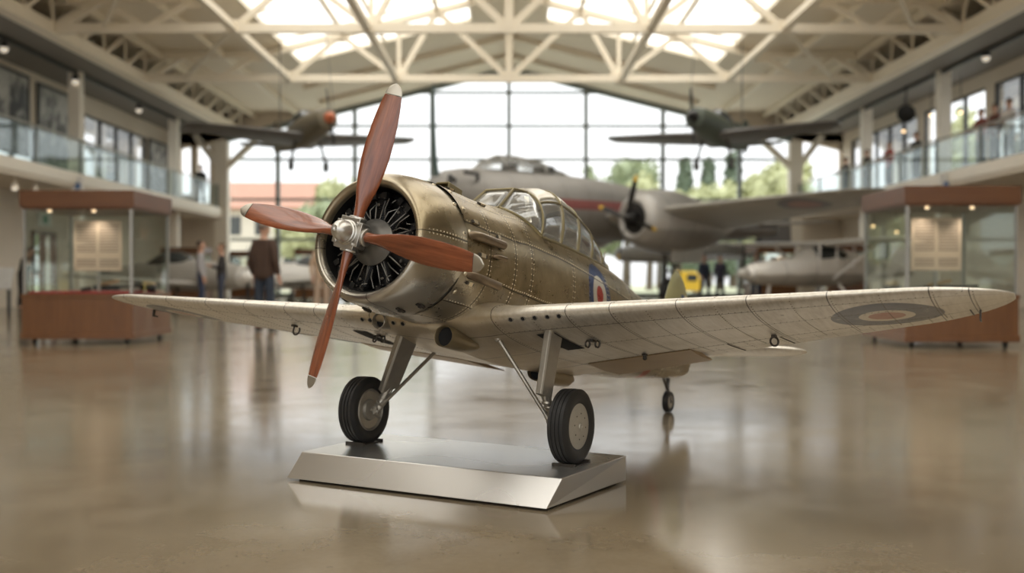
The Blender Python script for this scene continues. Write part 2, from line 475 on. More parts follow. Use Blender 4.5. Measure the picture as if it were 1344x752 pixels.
# ---- propeller hub + blades
PXP = .748; PA0 = rad(-12.5)
mb = MB()
mb.lathe((0,0,0), (1,0,0), [(.69,.030),(.70,.046),(.776,.048),(.780,.0475),(.782,.0445),(.792,.0445),(.794,.0405),(.812,.0395),(.828,.033),(.840,.0245),(.848,.015),(.850,.011),(.845,.0095),(.842,.006),(.842,.0)], 40)
hub = mb.build('propeller_hub', M['bright'], aircraft, mat=AL, angle=30)
mb = MB()
Rq = Matrix.Rotation(PA0+PI/4, 3, 'X')
for k_ in range(4):
    a = PA0 + k_*PI/2; d = Vector((0, math.cos(a), math.sin(a)))
    mb.lathe((PXP-.012,0,0), d, [(.03,.031),(.056,.031),(.058,.034),(.066,.034),(.068,.030),(.0685,.020)], 22)
    a2 = a + PI/4; d2 = Vector((0, math.cos(a2), math.sin(a2)))
    mb.box(Vector((PXP+.018,0,0))+d*.030, (.022,.060,.104) if False else (.022,.060,.090), 0, Matrix((Vector((1,0,0)), d, Vector((1,0,0)).cross(d))).transposed())
    mb.tube([Vector((PXP-.036,0,0))+d2*.056, Vector((PXP+.022,0,0))+d2*.056], .0095, 10)
    mb.lathe(Vector((PXP+.028,0,0))+d2*.056, (1,0,0), [(0,.0075),(.006,.0075),(.008,.005),(.008,0)], 6, 0)
mb.build('hub_clamp', [M['bright'], M['darkmetal']], hub, bevel=.003)
R_ = .590
def chord(r): return interp([(.045,.040),(.075,.041),(.12,.052),(.18,.078),(.25,.097),(.33,.105),(.41,.100),(.48,.088),(.54,.069),(.57,.052),(.583,.032),(.590,.008)], r)[0]
def thick(r): return interp([(.045,.040),(.075,.038),(.12,.030),(.18,.022),(.3,.015),(.45,.010),(.59,.005)], r)[0]
def twist(r): return rad(interp([(.045,52),(.12,46),(.25,34),(.4,26),(.59,19)], r)[0])
def bladesec(r, grow=0.):
    c, t, b = chord(r)+grow, thick(r)+grow, twist(r); out = []
    for i in range(20):
        a = 2*PI*i/20
        u = c*(.5*math.cos(a)+.0); w = t*.5*math.sin(a)*(1+.25*math.cos(a))
        y = u*math.cos(b)-w*math.sin(b); z = u*math.sin(b)+w*math.cos(b)
        out.append(Vector((r, y, z)))
    return out
for k_ in range(4):
    a = PA0 + k_*PI/2
    d = Vector((0, math.cos(a), math.sin(a))); f_ = Vector((1,0,0)); c_ = f_.cross(d)
    BM = Matrix((d, c_, f_)).transposed().to_4x4(); BM.translation = Vector((PXP-.010,0,0))
    mb = MB(); rs = [.045+.0125*i for i in range(41)]
    mb.skin([bladesec(r) for r in rs], 0)
    bl = mb.build('propeller_blade', M['prop'], aircraft, mat=AL @ BM, angle=60)
    mb = MB(); mb.skin([bladesec(r, .0016) for r in (.548,.552,.56,.568,.575,.581,.586,.5895,.5912)], 0)
    mb.build('blade_tip', M['tip'], bl, angle=60)

# ---- wings
TS = 2.186
def wing_at(y):
    xl = .208-.0532*y; xt = -1.205+.4157*y; z = -.2327+.0686*y-.0016*y*y
    if y > 1.86:
        u = min((y-1.86)/(TS-1.86), .9995); f = math.sqrt(1-u*u); xm = xl+(xt-xl)*.52
        xl = xm+(xl-xm)*f; xt = xm+(xt-xm)*f
    c = xl-xt; tr = .118-.030*y/TS
    if y < .42: tr *= 1+.45*((.42-max(y,.24))/.25)**2*.5
    return xl, xt, z, c, tr
def yt(s): return 5*(.2969*math.sqrt(s)-.126*s-.3516*s*s+.2843*s**3-.1036*s**4)
def wpt(y, s, upper, sgn=1):
    xl, xt, z, c, tr = wing_at(y); x = xl-s*c
    zz = z-.0556*(xl-x)+ (1.12 if upper else -.88)*yt(s)*tr*c
    if .15 < y < .36 and s < .5:  # flared root fillet
        zz += (.03 if upper else 0)*((.36-y)/.16)**2*(1-s*2)
    return Vector((x, sgn*y, zz))
def wnor(y, s, upper, sgn):
    e = 1e-3; s0 = max(s-e, 1e-4)
    a = wpt(y+e, s, upper, sgn)-wpt(y-e, s, upper, sgn); b = wpt(y, s+e, upper, sgn)-wpt(y, s0, upper, sgn)
    n = a.cross(b).normalized()
    if (n.z > 0) != upper: n = -n
    return n
def make_wing(sgn):
    mb = MB(); ys = [.0+.03*i for i in range(63)]; ys += [1.88+.3*math.sin(PI/2*i/13) for i in range(1, 14)]
    ys = sorted(set(round(min(y, TS-.0006), 5) for y in ys))
    NS = 26; prm = [(.5*(1-math.cos(PI*i/NS)), True) for i in range(NS, 0, -1)]+[(.5*(1-math.cos(PI*i/NS)), False) for i in range(0, NS+1)]
    vs = []; uvs = []
    for y in ys:
        for s, u in prm:
            vs.append(wpt(y, s, u, sgn)); uvs.append((y, 2-s if u else s))
    n = len(prm); fs = []
    for i in range(len(ys)-1):
        for j in range(n-1): fs.append((i*n+j, i*n+j+1, (i+1)*n+j+1, (i+1)*n+j))
        fs.append((i*n+n-1, i*n, (i+1)*n, (i+1)*n+n-1))
    mb.add(vs, fs, 0, uvs)
    mb.f.append(tuple((len(ys)-1)*n+j for j in range(n))); mb.m.append(0); mb.uv.append(None)
    def rv(y, s, u, r=.0030): mb.dome(wpt(y, s, u, sgn), wnor(y, s, u, sgn), r, 1, 6)
    for y in (.30,.46,.62,.80,.93,1.06,1.19,1.32,1.46,1.60,1.76,1.93,2.05):
        for u in (False, True):
            k = 0; s = .02
            while s < .86:
                rv(y+.011, s, u); s += .020/(wing_at(y)[3])*1.0
    for s in (.10, .34, .70):
        y = .3
        while y < 1.98: rv(y, s-.008, False, .0026); y += .024
    y = .3
    while y < 2.0:
        rv(y, .12, True, .0022); y += .03
    # aileron and flap gaps
    for y0 in [.98+.075*i for i in range(14)]:
        for s in (.78,.82,.86,.90,.94): rv(y0, s, False, .0024)
    for y0 in (1.06, 1.30, 2.03):
        for s in [.72+.02*i for i in range(13)]:
            p = wpt(y0, s, False, sgn); mb.box(p+Vector((0,0,-.0008)), (.04,.004,.003), 2)
    return mb.build('wing', [M['wing'], M['rivetd'], M['darkmetal']], aircraft, mat=AL, angle=60)
wings = {1: make_wing(1), -1: make_wing(-1)}
wings[1]['label'] = 'wing with a faded roundel on its pale underside'

# wing fittings
def surf_under(y, s): return wpt(abs(y), s, False, sg(y)), wnor(abs(y), s, False, sg(y))
for sgn, ys in ((1, (.383,.436,.488,.542,.591)), (-1, (.345,.300,.175,.125))):
    for y in ys:
        s = .012; p, n = surf_under(sgn*y, s); ax = Vector((.80,0,-.60))
        mb = MB(); mb.lathe(p+ax*(-.012), ax, [(0,.0115),(.0165,.0115),(.0165,.0090)], 18)
        mb.lathe(p+ax*(-.012), ax, [(.0135,.0092),(.0136,0)], 18, 1)
        mb.build('gun_port', [M['steel'], M['void']], wings[sgn])
mb = MB(); c = wpt(.240, .008, False, -1)
mb.lathe(c+Vector((-.06,0,.004)), (1,0,-.12), [(0,.036),(.078,.034),(.081,.031),(.078,.029),(.02,.027)], 26)
mb.lathe(c+Vector((-.06,0,.004)), (1,0,-.12), [(.05,.0285),(.0505,0)], 26, 1)
mb.build('air_intake', [M['steel'], M['void']], wings[-1])
def hook(name, parent, y, s, kind):
    p, n = surf_under(y, s); mb = MB(); d = -n if n.z > 0 else n
    t_ = Vector((0,1,0)); mb.box(p+d*.004, (.03,.016,.010), 0)
    if kind == 'hook':
        pts = [p, p+d*.025]
        for i in range(9):
            a = PI*1.25*i/8; pts.append(p+d*(.028+.019*math.sin(a))+t_*(.019*(math.cos(a)-1))*-1)
        mb.tube(pts, .0042, 8)
    elif kind == 'ring':
        mb.tube([p+d*(.026+.018*math.cos(2*PI*i/14))+t_*.016*math.sin(2*PI*i/14) for i in range(15)], .0042, 8)
    elif kind == 'pin':
        mb.tube([p, p+d*.018], .008, 8); mb.sphere(p+d*.02, .010, 10, 6)
    else:
        for q in (-.022, .022):
            mb.tube([p+t_*q+d*(.018+.014*math.cos(2*PI*i/12))+Vector((.3,.9,0))*.013*math.sin(2*PI*i/12) for i in range(12)], .0042, 8)
    mb.build(name, M['darkmetal'], parent)
hook('tie_down_hook', wings[-1], -.90, .20, 'hook'); hook('shackle', wings[-1], -.38, .16, 'pair'); hook('shackle', wings[1], .605, .27, 'pair')
hook('tie_down_ring', wings[1], 1.29, .62, 'ring'); hook('pin', wings[1], .665, .66, 'pin')
for sgn in (1, -1):
    mb = MB(); p, n = surf_under(sgn*2.06, .80); mb.box(p+Vector((0,0,-.016)), (.012,.006,.034), 0); mb.box(p+Vector((-.012,0,-.036)), (.034,.005,.008), 0)
    mb.build('aileron_horn', M['darkmetal'], wings[sgn])
    # lowered inner flap
    mb = MB(); rows = []
    for y in [.33+.05*i for i in range(12)]:
        a = wpt(y, .70, False, sgn)+Vector((0,0,-.004)); b = wpt(y, .995, False, sgn)
        L = (a-b).length; b = b+Vector((-.01, 0, -.075*L))
        b = Vector((b.x, b.y, b.z)); th = Vector((0,0,.012))
        rows.append([a, a*.5+b*.5+Vector((0,0,-.006)), b, b+Vector((0,0,.004)), a*.5+b*.5+th, a+th])
    mb.skin(rows, 0); mb.build('flap', M['flap'] if 'flap' in M else M.setdefault('flap', simple('flap_bronze', (.30,.215,.12), .4, .55, .25, 9)), wings[sgn], angle=30)
    # wheel well
    mb = MB(); P = [[surf_under(sgn*(.425+.085*j/4), .13+.25*i/8)[0]+Vector((0,0,-.0025)) for j in range(5)] for i in range(9)]
    mb.add([p for r_ in P for p in r_], [(i*5+j, i*5+j+1, (i+1)*5+j+1, (i+1)*5+j) for i in range(8) for j in range(4)]); mb.build('wheel_well', M['void'], wings[sgn], smooth=False)

# ---- belly scoops, cowl-top intake, exhausts
def scoop(name, c, r, L, tail):
    mb = MB(); c = Vector(c)
    mb.lathe(c, (-1,0,0), [(.03,r*.88),(-.002,r*.92),(-.004,r*.97),(0,r),(.02,r*1.04),(L*.5,r*1.05),(L*.8,r*.9),(L,r*tail)], 30)
    mb.lathe(c, (-1,0,0), [(.025,r*.9),(.026,0)], 30, 1)
    return mb.build(name, [M['scoop'] if 'scoop' in M else M.setdefault('scoop', simple('scoop_bronze', (.27,.215,.13), .36, .75, .25, 12)), M['void']], aircraft, mat=AL, angle=50)
scoop('oil_cooler_scoop', (.20,.092,-.302), .045, .26, .5)
sc2 = scoop('radiator_scoop', (-.80,0,-.330), .048, .42, .25)
mb = MB()
c = Vector((.125,0,.312)); Rb = Matrix.Rotation(rad(-4), 3, 'Y')
for a_, s_, m_ in (((0,0,.040),(.11,.062,.008),0), ((0,.031,.018),(.11,.007,.046),0), ((0,-.031,.018),(.11,.007,.046),0), ((-.045,0,.018),(.02,.062,.046),0), ((-.03,0,.018),(.004,.05,.03),1), ((.03,.0,.016),(.006,.006,.036),0)):
    mb.box(c+Rb@Vector(a_), s_, m_, Rb)
mb.build('top_intake', [M['cframe'], M['void']], aircraft, mat=AL, bevel=.004)
for x, a_, L in ((.37,.215,.21), (.35,-.29,.19), (.2,.06,.06)):
    mb = MB(); p = fpt(x, a_); q = fpt(x-L, a_-.02); n = fnor(x, a_)
    big_ = L > .1
    rr = .018 if big_ else .010
    pts = [p-n*.016+Vector((.02 if big_ else 0,0,0)), p+n*.004, p*.85+q*.15+n*.013, p*.4+q*.6+n*.021, q+n*.027]
    mb.tube(pts, [rr*.8,rr*.95,rr,rr,rr], 16, 0); d = (pts[-1]-pts[-2]).normalized()
    mb.lathe(pts[-1]+d*.0006, d, [(0,rr*.8),(.0003,0)], 14, 1)
    mb.build('exhaust_stub', [simple('exhaust_brown', (.17,.125,.08), .34, .75, .25, 25), M['void']] if 'exh' not in M else M['exh'], aircraft, mat=AL)

# ---- canopy
def hc(x): return interp([(-.30,.462),(-.40,.508),(-.50,.537),(-.62,.545),(-.85,.522),(-1.1,.458),(-1.3,.376),(-1.42,.318)], x)[0]
def can(xb, t):
    """canopy skin: t 0 (port sill) .. pi (starboard sill)"""
    zs = sillz(xb); ys = fpt(xb, fang(xb, z=zs)).y; top = hc(xb)
    c, s = math.cos(t), math.sin(t)
    z = zs+(top-zs)*abs(s)**.95; y = ys*sg(c)*abs(c)**.80
    return Vector((xb-.085*(z-zs)/.29*min(1, (xb+1.45)/.5), y, z))
arches = [-.326, -.56, -.80, -1.03, -1.24]; XE = -1.38
tp, ts_ = rad(44), rad(136)
mb = MB()
def rib(pts, r): mb.tube(pts, r, 8)
for x in arches: rib([can(x, PI*i/28) for i in range(29)], .006)
for t in (0., tp, ts_, PI):
    rib([can(-.326+(XE+.326)*i/24, t) for i in range(25)], .0085 if t in (0., PI) else .006)
rib([can(XE, PI*i/16) for i in range(17)], .007)
wb = [Vector((-.155,.085,.328)), Vector((-.155,-.085,.328))]; wt = [Vector((-.305,.074,.455)), Vector((-.305,-.074,.455))]
def sillfront(s_):   # canopy base from the windscreen foot down to the first arch, lying on the skin
    out = []
    for i in range(9):
        u = i/8; x = -.155+(-.171)*u
        a0 = fang(-.155, z=.325) ; a1 = fang(-.326, z=sillz(-.326)); a = a0+(a1-a0)*u
        p = fpt(x, a, .002); out.append(Vector((p.x, s_*p.y, p.z)))
    return out
sf = {1: sillfront(1), -1: sillfront(-1)}
for s_ in (1, -1):
    i_ = 0 if s_ == 1 else 1
    rib([sf[s_][0], wt[i_], can(-.326, rad(70) if s_ == 1 else rad(110))], .0075); rib(sf[s_], .0085)
rib([sf[1][0], sf[-1][0]], .0075); rib(wt, .0075)
mid_side = {s_: [sf[s_][4], can(-.326, rad(36) if s_ == 1 else rad(144))] for s_ in (1, -1)}
canopy = mb.build('canopy', M['cframe'], aircraft, mat=AL)
def patch(name, mat_, P, n=None):
    mb = MB(); nu = len(P); nv = len(P[0])
    mb.add([p for r in P for p in r], [(i*nv+j, i*nv+j+1, (i+1)*nv+j+1, (i+1)*nv+j) for i in range(nu-1) for j in range(nv-1)])
    o = mb.build(name, mat_, canopy); sd = o.modifiers.new('thickness', 'SOLIDIFY'); sd.thickness = .002; sd.offset = 0; return o
segs = list(zip([-.326]+arches[1:], arches[1:]+[XE]))
for x0, x1 in segs:
    for t0, t1, m_, nm in ((0, tp, 'cglass', 'side_pane'), (tp, ts_, 'ctop', 'top_panel'), (ts_, PI, 'cglass', 'side_pane')):
        patch(nm, M[m_], [[can(x0+(x1-x0)*i/6, t0+(t1-t0)*j/8) for j in range(9)] for i in range(7)])
def lerp(a, b, u): return a*(1-u)+b*u
patch('windscreen_pane', M['cglass'], [[lerp(lerp(sf[1][0], sf[-1][0], j/4), lerp(wt[0], wt[1], j/4), i/4) for j in range(5)] for i in range(5)])
A_top = [can(-.326, rad(70)+rad(40)*j/6) for j in range(7)]
patch('top_panel', M['ctop'], [[lerp(lerp(wt[0], wt[1], j/6), A_top[j], i/3) for j in range(7)] for i in range(4)])
for s_ in (1, -1):
    ang = [rad(70)*(1-j/8) for j in range(9)]; ar = [can(-.326, a if s_ == 1 else PI-a) for a in ang]
    fr = [lerp(wt[0 if s_ == 1 else 1], sf[s_][0], min(1, j/4)) if j <= 4 else sf[s_][min(8, (j-4)*2)] for j in range(9)]
    patch('quarter_pane', M['cglass'], [[lerp(fr[j], ar[j], i/5) for j in range(9)] for i in range(6)])
    mb = MB(); p0 = lerp(fr[6], ar[7], .35); p1 = lerp(fr[1], ar[2], .62)
    mb.bar(p0, p1, .020, .004, 0); mb.build('quarter_glint', M['ctop'], canopy)  # pale strip added for the white reflection across the quarter pane
# inside the cockpit
mb = MB()
xs_ = [-.34-.06*i for i in range(17)]; rows = []
for x in xs_:
    a = fang(x, z=sillz(x)+.012); y = fpt(x, a).y-.008; rows.append([Vector((x,y,sillz(x)+.008)), Vector((x,y*.95,.06)), Vector((x,-y*.95,.06)), Vector((x,-y,sillz(x)+.008))])
mb.skin(rows, 0, False, False)
mb.add([rows[0][0],rows[0][1],rows[0][2],rows[0][3]], [(0,1,2,3)]); mb.add(rows[-1], [(0,1,2,3)])
tub = mb.build('cockpit_tub', M['cockpit'], aircraft, mat=AL, smooth=False)
mb = MB(); mb.box((-.80,0,.16),(.20,.22,.05)); mb.box((-.90,0,.27),(.05,.20,.26),0,Matrix.Rotation(rad(-12),3,'Y')); mb.box((-.925,0,.41),(.05,.12,.07),0)
mb.build('pilot_seat', M['seat'], tub, bevel=.02)
mb = MB(); mb.box((-.40,0,.27),(.03,.34,.13)); 
for y, z in ((-.1,.29),(0,.29),(.1,.29),(-.05,.24),(.05,.24)): mb.lathe((-.416,y,z),(-1,0,0),[(0,.02),(.006,.02),(.006,0)],14)
mb.build('instrument_panel', M['darkmetal'], tub)
mb = MB()
for y in (-.12,.12):
    mb.tube([(-.62,y,.12),(-.70,y*.9,.30),(-1.02,y*.75,.40)], .007, 8); mb.tube([(-1.05,y,.12),(-.98,y*.8,.40)], .007, 8); mb.tube([(-.55,y,.25),(-1.2,y*.8,.28)], .007, 8); mb.tube([(-.72,y*.9,.31),(-1.15,y*.8,.2)], .007, 8)
mb.tube([(-.98,-.096,.40),(-.98,.096,.40)], .007, 8)
mb.tube([(-.55,0,.08),(-.57,0,.28)], .008, 8); mb.tube([(-.57,.03*math.cos(2*PI*i/14),.30+.03*math.sin(2*PI*i/14)) for i in range(15)], .006, 8)
mb.build('cockpit_framing', M['darkmetal'], tub)
mb = MB(); mb.tube([fpt(-1.50, PI/2)-Vector((0,0,.01)), fpt(-1.50, PI/2)+Vector((-.02,0,.12))], [.006,.003], 8); mb.build('aerial_mast', M['steel'], aircraft, mat=AL)

# ---- tail
def slab(pts, th, mats, nm, mi=0, axis='Y', mat=None, parent=aircraft, nose=.5):
    """a rounded aerofoil plate from a planform outline: rim thin, middle thick"""
    c = sum((Vector(p) for p in pts), Vector())/len(pts); mb = MB(); ax = {'Y': Vector((0,1,0)), 'Z': Vector((0,0,1))}[axis]
    def ringp(f, h): return [c+(Vector(p)-c)*f+ax*h for p in pts]
    rings = [ringp(.3, th*.5), ringp(.6, th*.47), ringp(.85, th*.36), ringp(.96, th*.2), ringp(1., 0), ringp(.96, -th*.2), ringp(.85, -th*.36), ringp(.6, -th*.47), ringp(.3, -th*.5)]
    mb.skin(rings, mi, True); return mb.build(nm, mats, parent, mat=mat, angle=60)
def spline(pts, n=6):
    out = []; m = len(pts)
    for i in range(m):
        p0, p1, p2, p3 = (Vector(pts[(i+k)%m]) for k in (-1,0,1,2))
        for j in range(n):
            t = j/n; out.append(.5*((2*p1)+(-p0+p2)*t+(2*p0-5*p1+4*p2-p3)*t*t+(-p0+3*p1-3*p2+p3)*t**3))
    return out
M['fin'] = None
m_, nt, out_ = newmat('fin_paint'); g = N(nt); ob = g.coord(); X_, Y_, Z_ = g.sep(ob)
base = g.mix(g.noise(ob, 5, 4), (.23,.215,.10), (.32,.30,.15))
inz = g.math('MULTIPLY', g.math('GREATER_THAN', Z_, .20), g.math('LESS_THAN', Z_, .40))
for lo, hi, cc in ((-2.80,-2.72,(.03,.06,.16)), (-2.86,-2.78,(.62,.56,.46)), (-2.93,-2.855,(.45,.06,.04))):
    k_ = g.math('MULTIPLY', inz, g.math('MULTIPLY', g.math('GREATER_THAN', X_, lo), g.math('LESS_THAN', X_, hi))); base = g.mix(k_, base, cc)
g.princ(out_, base, .42, .3); M['fin'] = m_
slab(spline([(-2.30,0,.12),(-2.44,0,.25),(-2.53,0,.42),(-2.63,0,.535),(-2.75,0,.525),(-2.87,0,.42),(-2.94,0,.26),(-2.98,0,.05),(-2.955,0,-.07),(-2.86,0,-.11),(-2.6,0,-.03)], 4), .045, M['fin'], 'tail_fin', mat=AL)
for s_ in (1, -1):
    slab(spline([(-2.36,.0,.02),(-2.40,s_*.45,.02),(-2.44,s_*.74,.02),(-2.52,s_*.865,.02),(-2.63,s_*.87,.02),(-2.75,s_*.74,.02),(-2.80,s_*.4,.02),(-2.82,.0,.02)], 4), .045, M['wing'], 'tailplane', axis='Z', mat=AL)
mb = MB(); mb.tube([(-2.70,-.03,-.15),(-2.70,-.03,-.25)], .012, 8); mb.tube([(-2.60,-.03,-.15),(-2.70,-.03,-.24)], .009, 8)
for q in (-.022,.022): mb.tube([(-2.70,-.03+q*.3,-.24),(-2.72,-.03+q,-.315)], .008, 8)
tg = mb.build('tail_gear', M['darkmetal'], aircraft, mat=AL)
TWC = AWI @ Vector((0,0,0))
def tyre(c, R, w, mat_, parent, name, grooves=3):
    mb = MB(); ax = Vector((0,1,0)); pr = []
    r0 = R*.60
    half = [(-.38,r0),(-.47,R*.70),(-.5,R*.80),(-.47,R*.90),(-.38,R*.965)]
    for q in (-.30,-.10,.10,.30)[:grooves+1]:
        half += [(q-.07,R*(.985+.012*(1-abs(q)*2))),(q+.07,R*(.985+.012*(1-abs(q)*2)))]
        if q < .3: half += [(q+.085,R*.968),(q+.115,R*.968)]
    half += [(.38,R*.965),(.47,R*.90),(.5,R*.80),(.47,R*.70),(.38,r0)]
    mb.lathe(c, ax, [(h*w, r) for h, r in half], 56); return mb.build(name, mat_, parent, angle=40)
wc = AW @ Vector((-2.725,-.03,-.32)); wc.z = .0695; twl = AWI @ wc
tw = tyre(twl, .069, .042, M['rubber'], aircraft, 'tail_wheel', 2); tw.matrix_basis = AL
mb = MB(); mb.lathe(twl, (0,1,0), [(-.018,0),(-.018,.03),(-.016,.042),(.016,.042),(.018,.03),(.018,0)], 24); mb.build('wheel_disc', M['disc'], tw)

# ---- main gear
def leg(sgn, top, bot, wheel, rod_top, w=.034, dd=.105):
    top, bot, wheel = Vector(top), Vector(bot), Vector(wheel)
    mb = MB(); d = (bot-top).normalized(); fwd = (Vector((1,0,0))-d*d.x).normalized(); sd = d.cross(fwd)
    def sec(p, k):
        return [p+fwd*dd*k*.5+sd*w*k*.32, p+fwd*dd*k*.5-sd*w*k*.32, p+fwd*dd*.42*k-sd*w*k*.5, p-fwd*dd*k*.5-sd*w*k*.5, p-fwd*dd*k*.5+sd*w*k*.5, p+fwd*dd*.42*k+sd*w*k*.5]
    mb.skin([sec(top-d*.03, 1.05), sec(bot, .88)], 0)
    for q in (.12,.3,.5,.75,.93):
        for z_ in (-.3,.3): mb.dome(lerp(top,bot,q)+fwd*dd*z_*.9-sd*w*.49*(1-.1*q), -sd, .003, 0, 6); mb.dome(lerp(top,bot,q)+fwd*dd*z_*.9+sd*w*.49*(1-.1*q), sd, .003, 0, 6)
    lg = mb.build('gear_leg', M['steel'], aircraft, mat=AL, smooth=False, bevel=.003)
    inner = wheel+Vector((0,-sgn*.062,0)); e = bot+d*.02
    mb = MB(); ax0 = inner+Vector((.0,-sgn*.006,0))
    mb.tube([bot-d*.02, lerp(bot, ax0, .5), lerp(bot, ax0, .52), ax0], [.017,.016,.0125,.0125], 14)
    mb.tube([bot-d*.02-fwd*.03, lerp(bot, ax0, .85)-fwd*.026], .008, 10)
    mb.sphere(ax0, .022, 14, 8); mb.tube([ax0, wheel], .013, 12)
    for q in (.25,.4,.62,.78): 
        p = lerp(bot, ax0, q); mb.lathe(p, d, [(-.004,.012),(-.004,.020),(.004,.020),(.004,.012)], 14)
    for q in range(5): 
        a = 2*PI*q/5; mb.dome(ax0+Vector((.02*math.cos(a), -sgn*.012, .02*math.sin(a))), (0,-sgn,0), .006, 0, 8)
    mb.tube([ax0+Vector((.02,0,.01)), ax0+Vector((.035,-sgn*.012,-.02)), ax0+Vector((-.01,-sgn*.015,-.035))], .005, 8)
    mb.build('shock_strut', M['steel'], lg)
    rb = ax0+Vector((.012,-sgn*.024,.012)); rt = Vector(rod_top)
    mb = MB(); mb.tube([rt, rb], .0085, 12); mb.tube([lerp(rt, rb, .93), rb], .0115, 12); mb.sphere(rb, .016, 12, 8); mb.sphere(rt, .016, 12, 8)
    mb.build('brace_rod', M['steel'], lg)
    wt_ = tyre(wheel, .152, .088, M['rubber'], aircraft, 'main_wheel', 3); wt_.matrix_basis = AL
    mb = MB(); mb.lathe(wheel, (0,sgn,0), [(-.02,.0),(-.02,.095),(.028,.097),(.034,.093),(.036,.085),(.040,.05),(.041,.014),(.046,.013),(.046,.007),(.044,.006),(.044,0)], 40)
    for q in range(8):
        a = 2*PI*q/8; mb.dome(wheel+Vector((.052*math.cos(a), sgn*.040, .052*math.sin(a))), (0,sgn,0), .0035, 1, 6)
    mb.build('wheel_disc', [M['disc'], M['darkmetal']], wt_)
    mb = MB(); mb.lathe(wheel, (0,-sgn,0), [(0,.092),(.036,.096),(.040,.090),(.030,.084),(.028,.05),(.040,.046),(.044,.03),(.044,0)], 36)
    mb.build('brake_drum', M['steel'], wt_)
leg(1, (.0,.488,-.245), (.035,.482,-.515), (-.105,.548,-.620), (.02,.243,-.283))
leg(-1, (.012,-.208,-.250), (-.165,-.418,-.495), (-.150,-.528,-.598), (-.40,-.315,-.277), .038, .11)

# ================================================================== PLINTH
pe = Vector((.8675,-.4975,0)).normalized(); pg = Vector((-pe.y, pe.x, 0)); PC = Vector((.201, 4.013, 0))
PL, PD, PH, PO = 1.272, .600, .115, .078
plinth = empty('display_plinth', PC-pe*PL*.5+pg*PD*.5, math.atan2(pe.y, pe.x))
tag(plinth, 'low brushed aluminium plinth with a slanted front, under the main wheels of the propeller aircraft', 'plinth')
def PP(e, g_, z): return (e+PL/2, g_-PD/2, z)     # local: x along the front edge, y away from the camera
mb = MB()
sec = [(-PO,.010),(0,PH),(PD,PH),(PD,.010)]
mb.skin([[PP(-PL-.02*(1 if g_ < 0 else 0), g_, z) for g_, z in sec], [PP(0-.028*(1 if g_ < 0 else 0), g_, z) for g_, z in sec]], 0)
mb.build('plinth_body', M['plinth'], plinth, smooth=False, bevel=.003)
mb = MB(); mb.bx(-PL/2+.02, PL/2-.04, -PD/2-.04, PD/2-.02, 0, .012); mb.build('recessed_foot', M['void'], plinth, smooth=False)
plw = Matrix.Translation(plinth.location) @ Matrix.Rotation(plinth.rotation_euler.z, 4, 'Z')
for w_ in ((-.105,.548,-.620), (-.150,-.528,-.598)):
    p = plw.inverted() @ (AW @ Vector(w_)); mb = MB()
    mb.bx(p.x-.05, p.x+.05, p.y-.07, p.y+.07, PH-.001, PH+.004); mb.bx(p.x-.05, p.x+.05, p.y-.075, p.y-.062, PH-.001, PH+.012); mb.bx(p.x-.05, p.x+.05, p.y+.062, p.y+.075, PH-.001, PH+.012)
    mb.build('wheel_pad', M['darkmetal'], plinth, smooth=False)
# ================================================================== THE HALL
HD = 48.0; Y0 = -16.0; XB = 12.0; ZB = 7.35; RZ = 10.35; RS = .25; XW = 15.0; XG = 12.7; ZG = 3.94
def gz(x): return RZ-RS*abs(x)
def roofz(x): return RZ-RS*abs(x) if abs(x) < 8 else RZ-RS*8-.02*(abs(x)-8)
M['paint'] = simple('cream_ceiling_paint', (.80,.71,.56), .6, 0, .05, 1.5)
M['trussp'] = simple('cream_truss_paint', (.80,.72,.58), .45, 0, .05, 3)
M['wallp'] = simple('warm_wall_paint', (.68,.60,.49), .6, 0, .05, 1.2)
M['wallg'] = simple('dim_wall_paint', (.42,.36,.28), .6, 0, .08, 1.2)
M['fascia'] = simple('fascia_paint', (.82,.76,.65), .5, 0, .05, 2)
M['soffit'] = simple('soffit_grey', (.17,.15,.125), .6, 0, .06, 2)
M['mullion'] = simple('mullion_green_grey', (.20,.23,.22), .45, .3, .1, 4)
M['darkframe'] = simple('dark_frame', (.05,.05,.05), .4, .4)
M['pane'] = glass('window_glass', (.97,.985,.98), .04, 0)
M['pane2'] = glass('balustrade_glass', (.86,.91,.90), .05, .012, (.75,.80,.80), .22)
M['caseglass'] = glass('showcase_glass', (.92,.94,.92), .02, 0, fs=.25)
M['wood'] = wood('cherry_veneer', (.115,.044,.013), (.185,.077,.024), 1.4, 'Z', .32, 9, .2)
M['woodd'] = wood('dark_cherry', (.098,.037,.012), (.15,.060,.020), 1.4, 'X', .35, 9, .2)
M['post'] = simple('steel_post', (.36,.35,.32), .35, .7)

# floor: polished concrete with saw-cut joints
m, nt, out = newmat('polished_concrete'); g = N(nt); ob = g.coord(); X_, Y_, Z_ = g.sep(ob)
b1 = g.noise(ob, .55, 5, .6, .3); b2 = g.noise(ob, 3.1, 6, .6); b3 = g.noise(ob, 45, 3, .6)
k_ = g.math('ADD', g.math('ADD', g.math('MULTIPLY', b1, .5), g.math('MULTIPLY', b2, .35)), g.math('MULTIPLY', b3, .15))
base = g.ramp(k_, [(.34,(.15,.115,.073)), (.5,(.20,.158,.103)), (.66,(.25,.203,.138))])
def joint(c, off, sp):
    f = g.math('ABSOLUTE', g.math('SUBTRACT', g.math('FRACT', g.math('ADD', g.math('DIVIDE', g.math('SUBTRACT', c, off), sp), .5)), .5))
    return g.math('LESS_THAN', f, .006/sp)
jt = g.math('MAXIMUM', joint(X_, 2.8, 5.6), joint(Y_, 5.24, 5.6))
base = g.mix(g.math('MULTIPLY', jt, .65), base, (.09,.075,.055))
spots = g.math('GREATER_THAN', g.noise(ob, 21, 2, .5), .745); base = g.mix(g.math('MULTIPLY', spots, .5), base, (.12,.095,.07))
